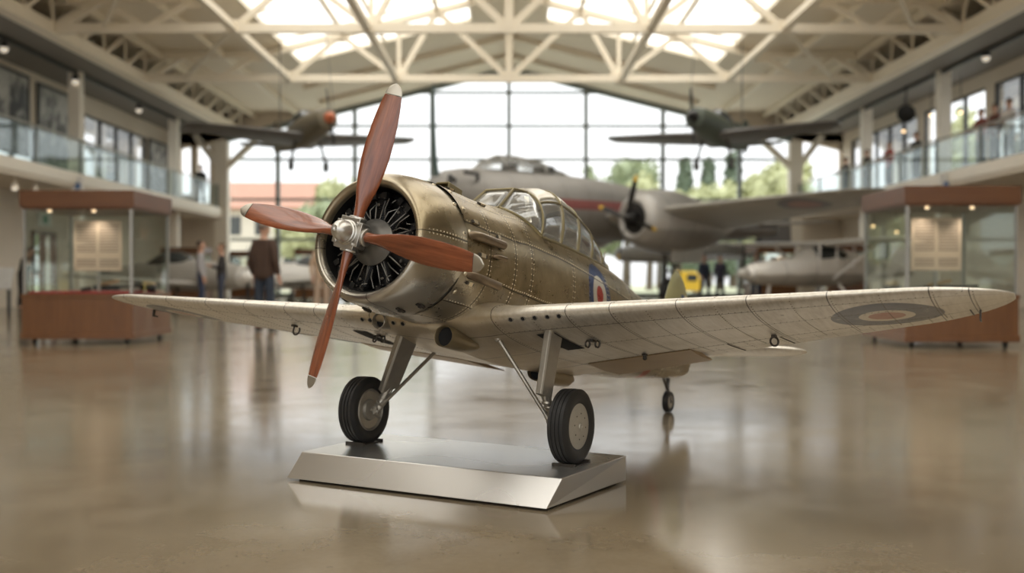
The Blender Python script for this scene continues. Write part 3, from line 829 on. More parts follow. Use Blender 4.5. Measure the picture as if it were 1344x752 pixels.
rough = g.rangef(g.math('ADD', g.math('MULTIPLY', b1, .5), g.math('MULTIPLY', b2, .5)), .3, .7, .09, .21)
g.princ(out, base, rough, 0, g.bump(g.math('SUBTRACT', g.math('MULTIPLY', b2, .3), jt), .10, .004), 1.0); M['floor'] = m
mb = MB(); mb.bx(-XW-.3, XW+.3, Y0, HD+.3, -.12, 0); struct(mb.build('floor', M['floor'], smooth=False))

# roof with two skylight bands
mb = MB(); T = .16
def slope(x0, x1, y0, y1):
    for s in (1, -1):
        mb.skin([[Vector((s*x0,y0,roofz(x0))), Vector((s*x1,y0,roofz(x1))), Vector((s*x1,y0,roofz(x1)+T)), Vector((s*x0,y0,roofz(x0)+T))],
                 [Vector((s*x0,y1,roofz(x0))), Vector((s*x1,y1,roofz(x1))), Vector((s*x1,y1,roofz(x1)+T)), Vector((s*x0,y1,roofz(x0)+T))]], 0)
SX0, SX1, SY = 1.3, 7.4, 38.0
slope(0, SX0, Y0, HD+.6); slope(SX1, 8, Y0, HD+.6); slope(8, 13.4, Y0, HD+.6); slope(SX0, SX1, SY, HD+.6)
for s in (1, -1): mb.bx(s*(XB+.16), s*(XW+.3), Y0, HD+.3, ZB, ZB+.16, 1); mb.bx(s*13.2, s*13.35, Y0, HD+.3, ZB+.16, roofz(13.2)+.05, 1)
struct(mb.build('ceiling', [M['paint'], M['soffit']], smooth=False))
m, nt, out = newmat('skylight_sheet'); g = N(nt); X_, Y_, Z_ = g.sep(g.coord())
wv = g.math('SINE', g.math('MULTIPLY', Y_, 2*PI/.42))
t = g.n('ShaderNodeBsdfTransparent'); tc = g.mix(g.rangef(wv, -.6, .6), (.80,.765,.70), (.97,.955,.925)); g.link(tc, t.inputs[0])
gl = g.n('ShaderNodeBsdfDiffuse'); gl.inputs[0].default_value = (.7,.66,.58,1)
tr = g.n('ShaderNodeBsdfTranslucent'); tr.inputs[0].default_value = (.98,.92,.82,1)
m3 = g.n('ShaderNodeMixShader'); m3.inputs[0].default_value = .75; g.link(t.outputs[0], m3.inputs[1]); g.link(tr.outputs[0], m3.inputs[2]); t = m3
mx = g.n('ShaderNodeMixShader'); mx.inputs[0].default_value = .04; g.link(t.outputs[0], mx.inputs[1]); g.link(gl.outputs[0], mx.inputs[2]); g.link(mx.outputs[0], out.inputs[0]); M['sky'] = m
for i, s in enumerate((-1, 1)):
    mb = MB(); mb.add([(s*SX0,Y0,roofz(SX0)+.12),(s*SX1,Y0,roofz(SX1)+.12),(s*SX1,SY,roofz(SX1)+.12),(s*SX0,SY,roofz(SX0)+.12)], [(0,1,2,3)])
    w_ = struct(mb.build('window_%d' % (i+2), M['sky'], smooth=False))
    mb = MB()
    for x in (SX0, 4.4, SX1): mb.bx(s*x-.05, s*x+.05, Y0, SY, roofz(x)-.06, roofz(x)+.10)
    for k in range(0, 31):
        y = SY-3.5*k; 
        if y < Y0: break
        mb.bar((s*SX0,y,roofz(SX0)+.04), (s*SX1,y,roofz(SX1)+.04), .05, .08)
    mb.build('glazing_bars', M['trussp'], w_, smooth=False)
# purlins along the roof
mb = MB()
for x in (11.4, 9.4, .0):
    for s in ((1,-1) if x else (1,)): mb.bx(s*x-.07, s*x+.07, Y0, HD, roofz(x)-.24, roofz(x)-.02)
for y in (41.5, 45): 
    for s in (1,-1): mb.bar((0,y,roofz(0)-.1),(s*8,y,roofz(8)-.1), .14, .2)
struct(mb.build('trim_1', M['trussp'], smooth=False))
# box girders along the eaves
for i, s in enumerate((-1, 1)):
    mb = MB(); mb.bx(s*XB-.15, s*XB+.15, Y0, HD, ZB-.12, ZB+.20); mb.bx(s*XB-.19, s*XB+.19, Y0, HD, ZB-.16, ZB-.10)
    struct(mb.build('trim_%d' % (i+2), M['trussp'], smooth=False))
# roof trusses
def truss(y):
    mb = MB(); b = .21; zc = ZB+.05
    def q(x, top): return Vector((x, y, roofz(x)-.16 if top else zc))
    mb.bar(q(-XB,0), q(XB,0), b, b+.02)
    for s in (1,-1): mb.bar(q(0,1), q(s*8,1), b, b); mb.bar(q(s*8,1), q(s*XB,1), b, b)
    mb.bar(q(0,0), q(0,1), .24, .24)
    for s in (1,-1):
        mb.bar(q(0,0), q(s*2.35,1), .18, .18); mb.bar(q(s*2.35,1), q(s*3.6,0), .17, .17); mb.bar(q(s*3.6,0), q(s*3.6,1), .13, .13)
        mb.bar(q(s*3.6,0), q(s*5.5,1), .16, .16); mb.bar(q(s*5.5,1), q(s*7.2,0), .16, .16); mb.bar(q(s*7.2,0), q(s*8.2,1), .15, .15)
        mb.bar(q(s*8.2,1), q(s*9.5,0), .14, .14); mb.bar(q(s*9.5,0), q(s*10.6,1), .14, .14); mb.bar(q(s*10.6,1), q(s*11.8,0), .14, .14)
        for x in (2.35, 5.5, 8.2): mb.box(q(s*x,1)+Vector((0,0,-.06)), (.5,.05,.34))
        for x in (0, 3.6, 7.2): mb.box(q(s*x,0)+Vector((0,0,.07)), (.55,.05,.34))
    return struct(mb.build('roof_truss', M['trussp'], smooth=False))
for y in (35., 28., 21., 14., 7.): truss(y)
# ties running along the hall at the bottom chords, purlins, and the lattice standing on each eaves girder
mb = MB()
for s in (1, -1):
    for x in (3.7, 7.2): mb.bx(s*x-.10, s*x+.10, Y0, 35, ZB-.03, ZB+.15)
    mb.bx(s*5.4-.06, s*5.4+.06, Y0, 35, roofz(5.4)-.2, roofz(5.4)-.04); mb.bx(s*2.35-.06, s*2.35+.06, Y0, 35, roofz(2.35)-.2, roofz(2.35)-.04)
    y = 10.5; k = 0
    while y < 46:
        mb.bar((s*11.9,y,ZB+.15), (s*11.6,y+.8,roofz(11.6)-.12), .10, .10); mb.bar((s*11.6,y+.8,roofz(11.6)-.12), (s*11.9,y+1.75,ZB+.15), .08, .08); y += 1.75
    for y0 in (14., 21., 28.): mb.bar((s*7.2,y0,ZB+.06), (s*10.6,y0+7,ZB+.06), .09, .09)
struct(mb.build('trim_4', M['trussp'], smooth=False))

# glazed gable end
mb = MB(); gx = [-10.38,-6.92,-3.46,0,3.46,6.92,10.38]
for x in gx: mb.bx(x-.09, x+.09, HD-.12, HD+.12, 0, gz(x)-.05)
for z in (2.6,4.4,6.2,7.7,9.2):
    xx = min(XG, (RZ-z)/RS); mb.bx(-xx, xx, HD-.05, HD+.05, z-.06, z+.06)
for s in (1,-1): mb.bar((0,HD,gz(0)-.08),(s*XG,HD,gz(XG)-.08), .25, .25)
mb.bx(-XG, XG, HD-.1, HD+.1, 0, .2)
w1 = struct(mb.build('window_1', M['mullion'], smooth=False))
mb = MB(); mb.add([(-XG,HD,0),(XG,HD,0),(XG,HD,gz(XG)),(0,HD,gz(0)),(-XG,HD,gz(XG))], [(0,1,2,3,4)]); mb.build('glass_pane', M['pane'], w1, smooth=False)
# gable end walls beside the glazing, with tall narrow openings
def wall_grid(mb, axis, pos, th, u0, u1, z0, z1, holes, mi=0):
    """a wall in the plane axis=pos, spanning u and z, with rectangular openings"""
    us = sorted({u0, u1, *[h[0] for h in holes], *[h[1] for h in holes]}); zs = sorted({z0, z1, *[h[2] for h in holes], *[h[3] for h in holes]})
    for a, b in zip(us, us[1:]):
        for c, d in zip(zs, zs[1:]):
            if any(h[0] <= (a+b)/2 <= h[1] and h[2] <= (c+d)/2 <= h[3] for h in holes): continue
            if axis == 'Y': mb.bx(a, b, pos, pos+th, c, d, mi)
            else: mb.bx(pos, pos+th, a, b, c, d, mi)
mb = MB()
wall_grid(mb, 'Y', HD, .3, -XW, -XG, 0, ZB, [(-14.75,-14.3,ZG+.7,6.9),(-14.0,-13.45,ZG+.3,6.8)])
wall_grid(mb, 'Y', HD, .3, XG, XW, 0, ZB, [(13.0,14.9,ZG+.1,7.0)])
for s in (1,-1): mb.extrude([(s*7.9,HD,gz(7.9)),(s*XW,HD,gz(XW)),(s*XW,HD,8.6),(s*7.9,HD,8.6)], (0,.25,0))
struct(mb.build('wall_back', M['wallp'], smooth=False))
# big columns under the girders at the gable, with spread heads
for i, s in enumerate((-1, 1)):
    mb = MB(); mb.bx(s*XG-.28, s*XG+.28, HD-.9, HD-.4, 0, 6.9)
    mb.bar((s*XG,HD-.65,5.6),(s*(XG-1.5),HD-.65,7.0), .3, .25); mb.bar((s*XG,HD-.65,5.6),(s*(XG+1.2),HD-.65,7.2), .3, .25)
    struct(mb.build('trim_%d' % (i+5), M['fascia'], smooth=False))

# side walls: ground floor and gallery
def side(s, name, holes):
    mb = MB(); wall_grid(mb, 'X', XW if s > 0 else -XW-.3, .3, Y0, HD+.3, 0, ZB, holes)
    return struct(mb.build(name, M['wallp'], smooth=False))
LH = [(37.8,44.3,ZG+.05,6.7),(26.3,37.0,ZG+.05,5.6),(33.6,35.2,0,2.35),(14,24,ZG+.05,6.4)]
RH = [(26.5,33.,ZG+.05,6.9),(33.6,38.6,ZG+.05,6.9),(39.2,46.8,ZG+.05,6.9),(12,25.5,ZG+.05,6.9),(39.,46.,1.6,2.5)]
side(-1, 'wall_left', LH); side(1, 'wall_right', RH)
def side_window(s, n, y0, y1, z0, z1, step, trans=()):
    mb = MB(); x = s*(XW+.1)
    k = max(1, round((y1-y0)/step))
    for i in range(k+1): y = y0+(y1-y0)*i/k; mb.bx(x-.06, x+.06, y-.05, y+.05, z0, z1)
    for z in (z0+.04, z1-.04, *trans): mb.bx(x-.05, x+.05, y0, y1, z-.04, z+.04)
    w_ = struct(mb.build('window_%d' % n, M['darkframe'], smooth=False))
    mb = MB(); mb.add([(x,y0,z0),(x,y1,z0),(x,y1,z1),(x,y0,z1)], [(0,1,2,3)]); mb.build('glass_pane', M['pane'], w_, smooth=False)
n_ = 4
for s, H_ in ((-1, LH), (1, RH)):
    for h in H_:
        if h[2] == 0: continue
        side_window(s, n_, *h, 1.6, (5.6,) if h[3] > 6 else ()); n_ += 1
# doorway on the left with a wooden frame
mb = MB(); x = -XW-.02
for y in (33.6,34.4,35.2): mb.bx(x-.1, x+.1, y-.06, y+.06, 0, 2.35)
mb.bx(x-.1, x+.1, 33.6, 35.2, 2.25, 2.37); mb.bx(x-.05,x+.05,33.6,35.2,0,.3)
d_ = struct(mb.build('door_1', M['woodd'], smooth=False))
mb = MB(); mb.add([(x,33.6,.3),(x,35.2,.3),(x,35.2,2.25),(x,33.6,2.25)], [(0,1,2,3)]); mb.build('door_glass', M['pane2'], d_, smooth=False)
# gallery slabs
for i, s in enumerate((-1, 1)):
    mb = MB(); mb.bx(s*XG, s*XW, Y0, HD, ZG-.42, ZG, 0); mb.bx(s*(XG-.05), s*(XG+.1), Y0, HD, ZG-.30, ZG+.02, 1)
    struct(mb.build('trim_%d' % (i+7), [M['wallp'], M['fascia']], smooth=False))
# gallery columns
def columns(s, ys, i):
    mb = MB()
    for y in ys: mb.bx(s*13.6-.18, s*13.6+.18, y-.18, y+.18, 0, ZB)
    struct(mb.build('trim_%d' % i, M['fascia'], smooth=False))
for k, (s, y) in enumerate(((-1,33.6),(-1,43.4),(1,33.4),(1,40.6),(1,26.),(-1,24.))): columns(s, (y,), 9+k)
# glass balustrades
for s, lab in ((-1, 'glass balustrade with steel handrail along the left gallery'), (1, 'glass balustrade with steel handrail along the right gallery')):
    r = empty('glass_balustrade', (s*(XG+.12), 20, ZG)); tag(r, lab, 'railing')
    ys = [3.0*k for k in range(0, 10)]+[HD-20-.4]
    mb = MB(); mb.tube([(0,0,1.06),(0,HD-20-.4,1.06)], .035, 8); mb.build('handrail', M['post'], r)
    for y in ys: mb = MB(); mb.bx(-.03,.03,y-.04,y+.04,0,1.05); mb.build('post', M['mullion'], r, smooth=False)
    for a, b in zip(ys, ys[1:]):
        if b-a < .5: continue
        mb = MB(); mb.bx(-.012,.012,a+.08,b-.08,.06,.98); mb.build('glass_panel', M['pane2'], r, smooth=False)
# historic photo banners on the left gallery wall
def banner(name, y0, y1, z0, z1, seed, lab, group=None):
    m, nt, out = newmat(name+'_print'); g = N(nt); ob = g.coord()
    f = g.noise(g.mapping(ob, (1,1.1,.9)), 1.3+.3*seed, 5, .6, .8); X_, Y_, Z_ = g.sep(ob)
    k = g.math('SUBTRACT', f, g.math('MULTIPLY', g.math('SUBTRACT', Z_, (z0+z1)/2), -.12))
    base = g.ramp(k, [(.40,(.025,.025,.025)), (.5,(.14,.14,.135)), (.62,(.50,.50,.47))]); g.princ(out, base, .5)
    mb = MB(); mb.bx(-XW+.02, -XW+.06, y0, y1, z0, z1); o = mb.build(name, m, smooth=False); tag(o, lab, 'banner', group)
    mb = MB(); t = .09
    for a in ((y0-t,y0,z0-t,z1+t),(y1,y1+t,z0-t,z1+t),(y0,y1,z1,z1+t),(y0,y1,z0-t,z0)): mb.bx(-XW+.01,-XW+.09,*a)
    mb.build('frame', M['darkframe'], o, smooth=False)
banner('photo_banner', 28.6, 33.2, 4.7, 7.05, 0, 'pale grey historic photo banner on the left gallery wall, nearest the frame edge')
banner('photo_banner', 34.0, 36.9, 4.6, 7.0, 2, 'dark historic photo banner beside the cream column on the left gallery')
banner('photo_banner', 44.5, 46.6, 4.5, 6.6, 4, 'small blue-grey banner at the far end of the left gallery wall')
# spotlight tracks and lamps
mb = MB()
for s in (-1,1): mb.bx(s*13.5-.05, s*13.5+.05, Y0, HD-2, ZB-.12, ZB-.02)
struct(mb.build('trim_15', M['darkframe'], smooth=False))
M['lamp'] = emis('lamp_glass', (1,.90,.74), .35); M['warm'] = emis('warm_lamp', (1,.66,.34), 3.2); M['spot'] = emis('case_spot', (1,.72,.45), 1.1)
def pendant(x, y, z, lab, lens='lamp', ztop=None, r=.12, group=None, dark=True):
    o = empty('pendant_lamp', (x, y, z)); tag(o, lab, 'lamp', group)
    mb = MB(); zt = (ztop or ZB)-z
    mb.lathe((0,0,0), (0,0,1), [(r*.6,r),(r*1.5,r*.9),(r*2.0,r*.45),(r*2.4,r*.25),(r*2.4,0)], 16); mb.tube([(0,0,r*2.3),(0,0,zt)], .012, 6); mb.build('housing', M['darkframe' if dark else 'fascia'], o)
    mb = MB(); mb.sphere((0,0,r*.45), r*.92, 14, 8); mb.build('bulb', M[lens], o)
    return o
for y, t_ in ((28.6,'nearest of three'), (33.3,'middle of three'), (39.,'farthest of three')):
    pendant(-13.5, y, 6.95, 'small white globe lamp above the left gallery, %s' % t_, ztop=ZB-.05)
pendant(13.5, 30.2, 7.15-.1, 'small white globe lamp with dark cap above the right gallery', ztop=ZB-.05)
for k, (y, t_) in enumerate(((26.8,'leftmost in the photo'),(28.,'second from the left'),(29.2,'third from the left'))):
    pendant(-12.95, y, 3.2, 'little white downlight under the left gallery edge, %s' % t_, ztop=ZG-.4, r=.09, dark=False)
o = empty('loudspeaker', (13.4, 36, 6.1)); tag(o, 'round black loudspeaker hanging above the right gallery', 'speaker')
mb = MB(); mb.lathe((0,0,.3),(-.3,-1,0),[(-.2,.1),(-.15,.24),(.1,.30),(.14,.30),(.14,.26),(.05,.06),(.05,0)],24); mb.build('cone', M['black'], o)
mb = MB(); mb.tube([(0,0,.5),(0,0,1.245)], .03, 8); mb.build('bracket', M['darkframe'], o)
for (px_, py_, d, t_) in ((1222,150,36,'beside the cream column'), (1261,146,34,'right of the cream column'), (1186,171,38,'left of the cream column, lowest'), (1146,295,33,'low, just left of the right glass case'), (1177,303,33,'low, seen through the right glass case')):
    x = (px_-668)/1400*d; z = .87+(365-py_)/1400*d
    if z < ZG: x = min(x, 14.5)
    pendant(x, d, z-.05, 'tiny warm glowing lamp, %s' % t_, 'warm', ztop=(ZB if z > ZG else ZG-.4), r=.055)
# blue and white hanging signs on the gallery edges
m, nt, out = newmat('sign_print'); g = N(nt); X_, Y_, Z_ = g.sep(g.coord())
d = g.math('SQRT', g.math('ADD', g.math('MULTIPLY', X_, X_), g.math('MULTIPLY', g.math('SUBTRACT', Z_, .22), g.math('SUBTRACT', Z_, .22))))
g.princ(out, g.mix(g.math('LESS_THAN', d, .11), (.82,.82,.80), (.10,.20,.42)), .4); M['sign'] = m
for x, y, side_ in ((-12.75, 31.3, 'left'), (12.75, 30.8, 'right')):
    o = empty('hanging_sign', (x-.1*sg(x), y, 3.35)); tag(o, 'small white sign with a blue disc on the %s gallery edge' % side_, 'sign')
    mb = MB(); mb.bx(-.19,.19,-.015,.015,0,.50); mb.build('sign_board', M['sign'], o, smooth=False); mb = MB(); mb.bx(-.02,.12*sg(x)+.02,.0,.03,.40,.46); mb.build('bracket', M['darkframe'], o, smooth=False)
o = empty('exit_sign', (-XW+.04, 34.4, 2.55)); tag(o, 'small green and white exit sign above the wooden door on the left', 'sign')
mb = MB(); mb.bx(-.03,.03,-.45,.45,0,.42); mb.build('sign_board', simple('exit_white', (.72,.76,.70), .4), o, smooth=False)
mb = MB(); mb.bx(.03,.04,-.18,.2,.08,.34); mb.build('symbol', simple('exit_green', (.05,.30,.16), .4), o, smooth=False)

# ---- display cases
def text_panel(w, h):
    m, nt, out = newmat('caption_print'); g = N(nt); X_, Y_, Z_ = g.sep(g.coord())
    rows = g.math('GREATER_THAN', g.math('FRACT', g.math('MULTIPLY', Z_, 26)), .45)
    cols = g.math('MULTIPLY', g.math('GREATER_THAN', g.math('ABSOLUTE', X_), .022*w/.6), g.math('LESS_THAN', g.math('ABSOLUTE', X_), w*.44))
    ink = g.math('MULTIPLY', rows, cols)
    gap = g.math('GREATER_THAN', g.noise(g.mapping(g.coord(), (.5,.5,7)), 1.1, 0), .40)
    zin = g.math('MULTIPLY', g.math('GREATER_THAN', Z_, .05), g.math('LESS_THAN', Z_, h-.05)); ink = g.math('MULTIPLY', g.math('MULTIPLY', ink, gap), zin)
    g.princ(out, g.mix(g.math('MULTIPLY', ink, .85), (.60,.47,.36), (.22,.17,.14)), .6); return m
M['redcloth'] = simple('red_cloth', (.36,.03,.03), .8, 0, .25, 6)
M['panelp'] = None
M['tan'] = simple('tan_relic', (.42,.30,.16), .5, .2, .3, 20)
def case_geo(root, w, d, panel_mat, base_h=.66, top0=1.80, top1=2.02, px0=-.02, cloth='redcloth', lights=True):
    mb = MB(); mb.bx(-w/2, w/2, 0, d, .14, base_h); mb.bx(-w/2-.015, w/2+.015, -.015, d+.015, .07, .155); mb.bx(-w/2-.012, w/2+.012, -.012, d+.012, base_h-.05, base_h); mb.build('base_cabinet', M['wood'], root, smooth=False, bevel=.006)
    mb = MB(); mb.bx(-w/2-.02, w/2+.02, -.02, d+.02, top0, top1); mb.bx(-w/2+.0, w/2-.0, 0, d, top0-.025, top0); mb.build('header', M['woodd'], root, smooth=False, bevel=.006)
    for x in (-w/2+.03, w/2-.03):
        for y in (.03, d-.03):
            mb = MB(); mb.bx(x-.018,x+.018,y-.018,y+.018,base_h,top0-.02); mb.build('corner_post', M['post'], root, smooth=False)
    for a in ((-w/2+.05,w/2-.05,.024,.034),(-w/2+.05,w/2-.05,d-.034,d-.024),(-w/2+.024,-w/2+.034,.05,d-.05),(w/2-.034,w/2-.024,.05,d-.05)):
        mb = MB(); mb.bx(*a, base_h, top0-.02); mb.build('glass_pane', M['caseglass'], root, smooth=False)
    for x in (-w/2+.12, w/2-.12):
        for y in (.12, d-.12):
            mb = MB(); mb.lathe((x-.02,y,.04),(1,0,0),[(0,0),(0,.035),(.008,.04),(.034,.04),(.042,.035),(.042,0)],14); mb.bx(x-.03,x+.03,y-.02,y+.02,.06,.08); mb.build('caster', M['black'], root)
    mb = MB(); mb.bx(-w/2+.06,w/2-.06,.06,d-.06,base_h,base_h+.03); mb.build('display_bed', M[cloth], root, smooth=False, bevel=.01)
    if lights:
        for x in (-w*.28, w*.12):
            mb = MB(); mb.lathe((x,.12,top0-.03),(0,0,-1),[(0,.026),(.03,.026),(.03,.0)],12); mb.build('spotlight', M['spot'], root)
    mb = MB(); z0 = .97; ww, hh = .64, .67
    mb.bx(-ww/2,ww/2,-.008,.008,0,hh); o = mb.build('text_panel', panel_mat, root, smooth=False); o.location = (px0, .32, z0)
    mb = MB(); mb.bx(px0-.02,px0+.02,.33,.36,base_h,z0+.1); mb.build('panel_stand', M['post'], root, smooth=False)
tpm = text_panel(.64, .67)
c1 = empty('display_case', (-5.66, 14.0, 0)); tag(c1, 'cherry wood and glass display case at the left, with red cloth and text panel', 'display case')
case_geo(c1, 1.46, 1.55, tpm, px0=.15)
c2 = empty('display_case', (5.66, 13.3, 0)); tag(c2, 'glass display case with a cherry wood header behind the right wing tip', 'display case')
case_geo(c2, 1.42, 1.6, tpm, px0=-.20, cloth='darkframe')
# relics in the cases
def relic(name, loc, rz, kind, lab):
    o = empty(name, loc, rz); tag(o, lab, 'museum relic')
    if kind == 'gun':
        mb = MB(); mb.box((0,0,.05),(.34,.09,.07)); mb.tube([(.15,0,.06),(.50,0,.08)], .018, 10); mb.tube([(-.2,0,.04),(-.34,0,.02)], .03, 8); mb.build('body', M['black'], o, bevel=.008)
        mb = MB(); mb.box((.02,-.01,.115),(.30,.07,.05),0,Matrix.Rotation(rad(-12),3,'Y')); mb.build('wooden_top', M['tan'], o, bevel=.008)
    else:
        mb = MB(); mb.lathe((0,0,.0),(0,0,1),[(0,0),(0,.10),(.05,.12),(.09,.10),(.10,.05),(.12,.04),(.12,0)],18); mb.build('body', M['black'], o)
        mb = MB(); mb.lathe((0,0,.085),(0,0,1),[(0,.105),(.02,.10),(.05,.06),(.06,0)],18); mb.build('cap', M['tan'], o)
def case_lamps(root, w, top0):
    for x in (-w*.28, w*.12):
        l = bpy.data.lights.new('spotlight_lamp', 'SPOT'); l.energy = 5.5; l.color = (1,.86,.72); l.spot_size = rad(115); l.spot_blend = .8; l.shadow_soft_size = .03
        lo = bpy.data.objects.new('spotlight_lamp', l); col.objects.link(lo); lo.parent = root; lo.location = (x, .12, top0-.08); lo.rotation_euler = (rad(14),0,0)
case_lamps(c1, 1.46, 1.80); case_lamps(c2, 1.42, 1.80)
relic('machine_gun_relic', (-5.48,14.55,.69), .1, 'gun', 'long black relic with a tan top lying on red cloth in the left case')
relic('engine_part_relic', (-5.05,14.95,.69), 0, 'pot', 'round black relic with a tan cap on red cloth in the left case')
relic('machine_gun_relic', (5.55,13.8,.69), -.2, 'gun', 'dark relic with a narrow tan stick on top in the right case')
relic('engine_part_relic', (5.2,14.45,.69), 0, 'pot', 'small dark pot-shaped relic on the left side of the right case')
# the low cases far behind
for (x, y, rz, lab) in ((-12.3,40.,0,'small far display case at the left, behind the couple'), (-11.0,45.,0,'far display case behind the man in the brown jacket'), (9.7,38.5,.1,'far wooden case below the nose of the white high-wing aircraft'), (11.8,37.0,-.1,'far wooden case under the cabin of the white high-wing aircraft'), (-7.7,42.,0,'far wooden case just left of the big cowling')):
    dup(c1, (x,y,0), rz, lab)
# info lectern at the far left
o = empty('info_lectern', (-12.0, 25, 0)); tag(o, 'white tilted info lectern on dark legs at the far left', 'lectern')
mb = MB(); mb.box((0,0,.86),(.75,.05,.55),0,Matrix.Rotation(rad(-25),3,'X')); mb.build('panel', simple('lectern_white', (.62,.62,.60), .4), o, smooth=False, bevel=.01)
for x in (-.28,.28): mb = MB(); mb.bx(x-.03,x+.03,.0,.06,0,.8); mb.build('leg', M['darkframe'], o, smooth=False)
# ================================================================== OTHER AIRCRAFT
def loft(secs, n=24, mi=0, mb=None):
    """secs: (x, z centre, half width, half height); nose towards +x"""
    mb = mb or MB(); rings = []
    for x, zc, hw, hh in secs:
        rings.append([Vector((x, hw*math.cos(2*PI*i/n), zc+hh*math.sin(2*PI*i/n))) for i in range(n)])
    mb.skin(rings, mi, True); return mb
def aerofoil_wing(mb, pts, mi=0, n=10, inc=0.):
    """pts: (y, x of leading edge, chord, z, thickness)"""
    rings = []
    for y, xl, c, z, t in pts:
        r = []
        for i in range(n): s = .5*(1-math.cos(PI*i/n)); r.append(Vector((xl-s*c, y, z+yt(s)*t*1.1-inc*s*c)))
        for i in range(n, 0, -1): s = .5*(1-math.cos(PI*i/n)); r.append(Vector((xl-s*c, y, z-yt(s)*t*.9-inc*s*c)))
        rings.append(r)
    mb.skin(rings, mi, True)
def prop_blades(parent, c, R, k, a0, mat_, tipm=None, w=.09, name='propeller_blade'):
    for i in range(k):
        a = a0+2*PI*i/k; d = Vector((0, math.cos(a), math.sin(a))); f_ = Vector((1,0,0)); c_ = f_.cross(d)
        def sec(r, g=0):
            b = rad(50-28*r/R); ch = w*R*interp([(0,.55),(.2,.8),(.5,1.25),(.8,1.1),(.95,.7),(1,.15)], r/R)[0]*1.2+g; t = .03*R*(1.1-r/R)+.012+g
            return [Vector(c)+d*r+(c_*math.cos(b)+f_*math.sin(b))*ch*.5*math.cos(q)+(f_*math.cos(b)-c_*math.sin(b))*t*.5*math.sin(q) for q in (2*PI*j/12 for j in range(12))]
        mb = MB(); mb.skin([sec(R*q) for q in (.05,.12,.2,.3,.4,.5,.6,.7,.8,.88,.94,.98,1.)]); b_ = mb.build(name, mat_, parent)
        if tipm: mb = MB(); mb.skin([sec(R*q, .012) for q in (.86,.9,.94,.98,1.0)]); mb.build('blade_tip', tipm, b_)
def wheel(parent, c, R, w, name='wheel'):
    mb = MB(); mb.lathe(c, (0,1,0), [(-w*.45,R*.6),(-w*.5,R*.8),(-w*.35,R*.95),(0,R),(w*.35,R*.95),(w*.5,R*.8),(w*.45,R*.6)], 28); mb.lathe(c, (0,1,0), [(-w*.3,0),(-w*.3,R*.62),(w*.3,R*.62),(w*.3,0)], 28, 1)
    return mb.build(name, [M['rubber'], M['disc']], parent)

# ---- twin-engined bomber
def skin2(name, c_up, c_lo, zsplit, band=None, roundel=None, rough=.5):
    m, nt, out = newmat(name); g = N(nt); ob = g.coord(); X_, Y_, Z_ = g.sep(ob); f = g.noise(ob, 1.3, 5, .6)
    lo = g.mix(f, tuple(q*.85 for q in c_lo), tuple(q*1.12 for q in c_lo)); hi = g.mix(f, tuple(q*.85 for q in c_up), tuple(q*1.12 for q in c_up))
    base = g.mix(g.math('GREATER_THAN', g.math('ADD', Z_, g.math('MULTIPLY', f, .15)), zsplit), lo, hi)
    if band:
        x0, x1, z0, z1, cc = band
        k = g.math('MULTIPLY', g.math('MULTIPLY', g.math('GREATER_THAN', X_, x0), g.math('LESS_THAN', X_, x1)), g.math('MULTIPLY', g.math('GREATER_THAN', Z_, z0), g.math('LESS_THAN', Z_, z1))); base = g.mix(g.math('MULTIPLY', k, .85), base, cc)
    if roundel:
        x0, y0, R, cols = roundel
        dx = g.math('SUBTRACT', X_, x0); dy = g.math('SUBTRACT', g.math('ABSOLUTE', Y_), y0); d = g.math('SQRT', g.math('ADD', g.math('MULTIPLY', dx, dx), g.math('MULTIPLY', dy, dy)))
        for rr, cc in cols: base = g.mix(g.math('MULTIPLY', g.math('LESS_THAN', d, R*rr), .8), base, cc)
    sm = lines_mask(g, X_, [-5,-4,-3,-2,-1,0,1,2,3,4,5,6], .012)
    base = g.mix(g.math('MULTIPLY', sm, .5), base, (.05,.05,.05)); g.princ(out, base, rough, .25); return m
M['bgrey'] = skin2('bomber_grey', (.27,.255,.235), (.27,.25,.225), 3.0, band=(.6,3.6,3.05,3.36,(.26,.055,.05)))
M['bwing'] = skin2('bomber_wing_grey', (.44,.42,.375), (.44,.42,.375), 99, roundel=(.2,8.0,.75,[(1.,(.16,.16,.18)),(.62,(.42,.25,.21))]))
M['bnac'] = skin2('nacelle_grey', (.46,.44,.41), (.33,.31,.28), 2.45, rough=.38)  # lit upper side put into the colour: paler grey above, darker below
M['yellow'] = simple('yellow_tip_paint', (.62,.38,.03), .45)
M['canw'] = simple('old_canopy_frame', (.34,.33,.30), .4, .2)
br = empty('bomber', (3.6, 36.2, 0), math.atan2(-.6, -.8)); tag(br, 'large grey twin-engined bomber with black propellers standing behind the bronze aircraft', 'aircraft')
secs = [(7.45,3.52,.10,.10),(7.3,3.5,.42,.42),(6.9,3.46,.68,.66),(6.3,3.38,.86,.84),(5.6,3.30,.98,.94),(4.6,3.25,1.05,1.02),(3.0,3.20,1.08,1.06),(1.0,3.12,1.05,1.03),(-1.5,3.02,.9,.88),(-4,2.9,.66,.66),(-6.5,2.8,.42,.44),(-8.3,2.75,.2,.25)]
loft(secs, 32).build('fuselage', M['bgrey'], br)
mb = MB(); cs = [(6.0,4.02,.30,.06),(5.5,4.22,.42,.26),(5.0,4.28,.48,.40),(4.3,4.24,.50,.46),(3.4,4.2,.48,.40),(2.5,4.16,.36,.16),(2.1,4.14,.2,.05)]
loft(cs, 20, mb=mb); cg = mb.build('cockpit_glazing', M['cglass'], br)
mb = MB()
for x, zc, hw, hh in cs[1:-1]: mb.tube([(x, hw*1.01*math.cos(PI*i/14), zc+hh*1.01*math.sin(PI*i/14)) for i in range(15)], .03, 6)
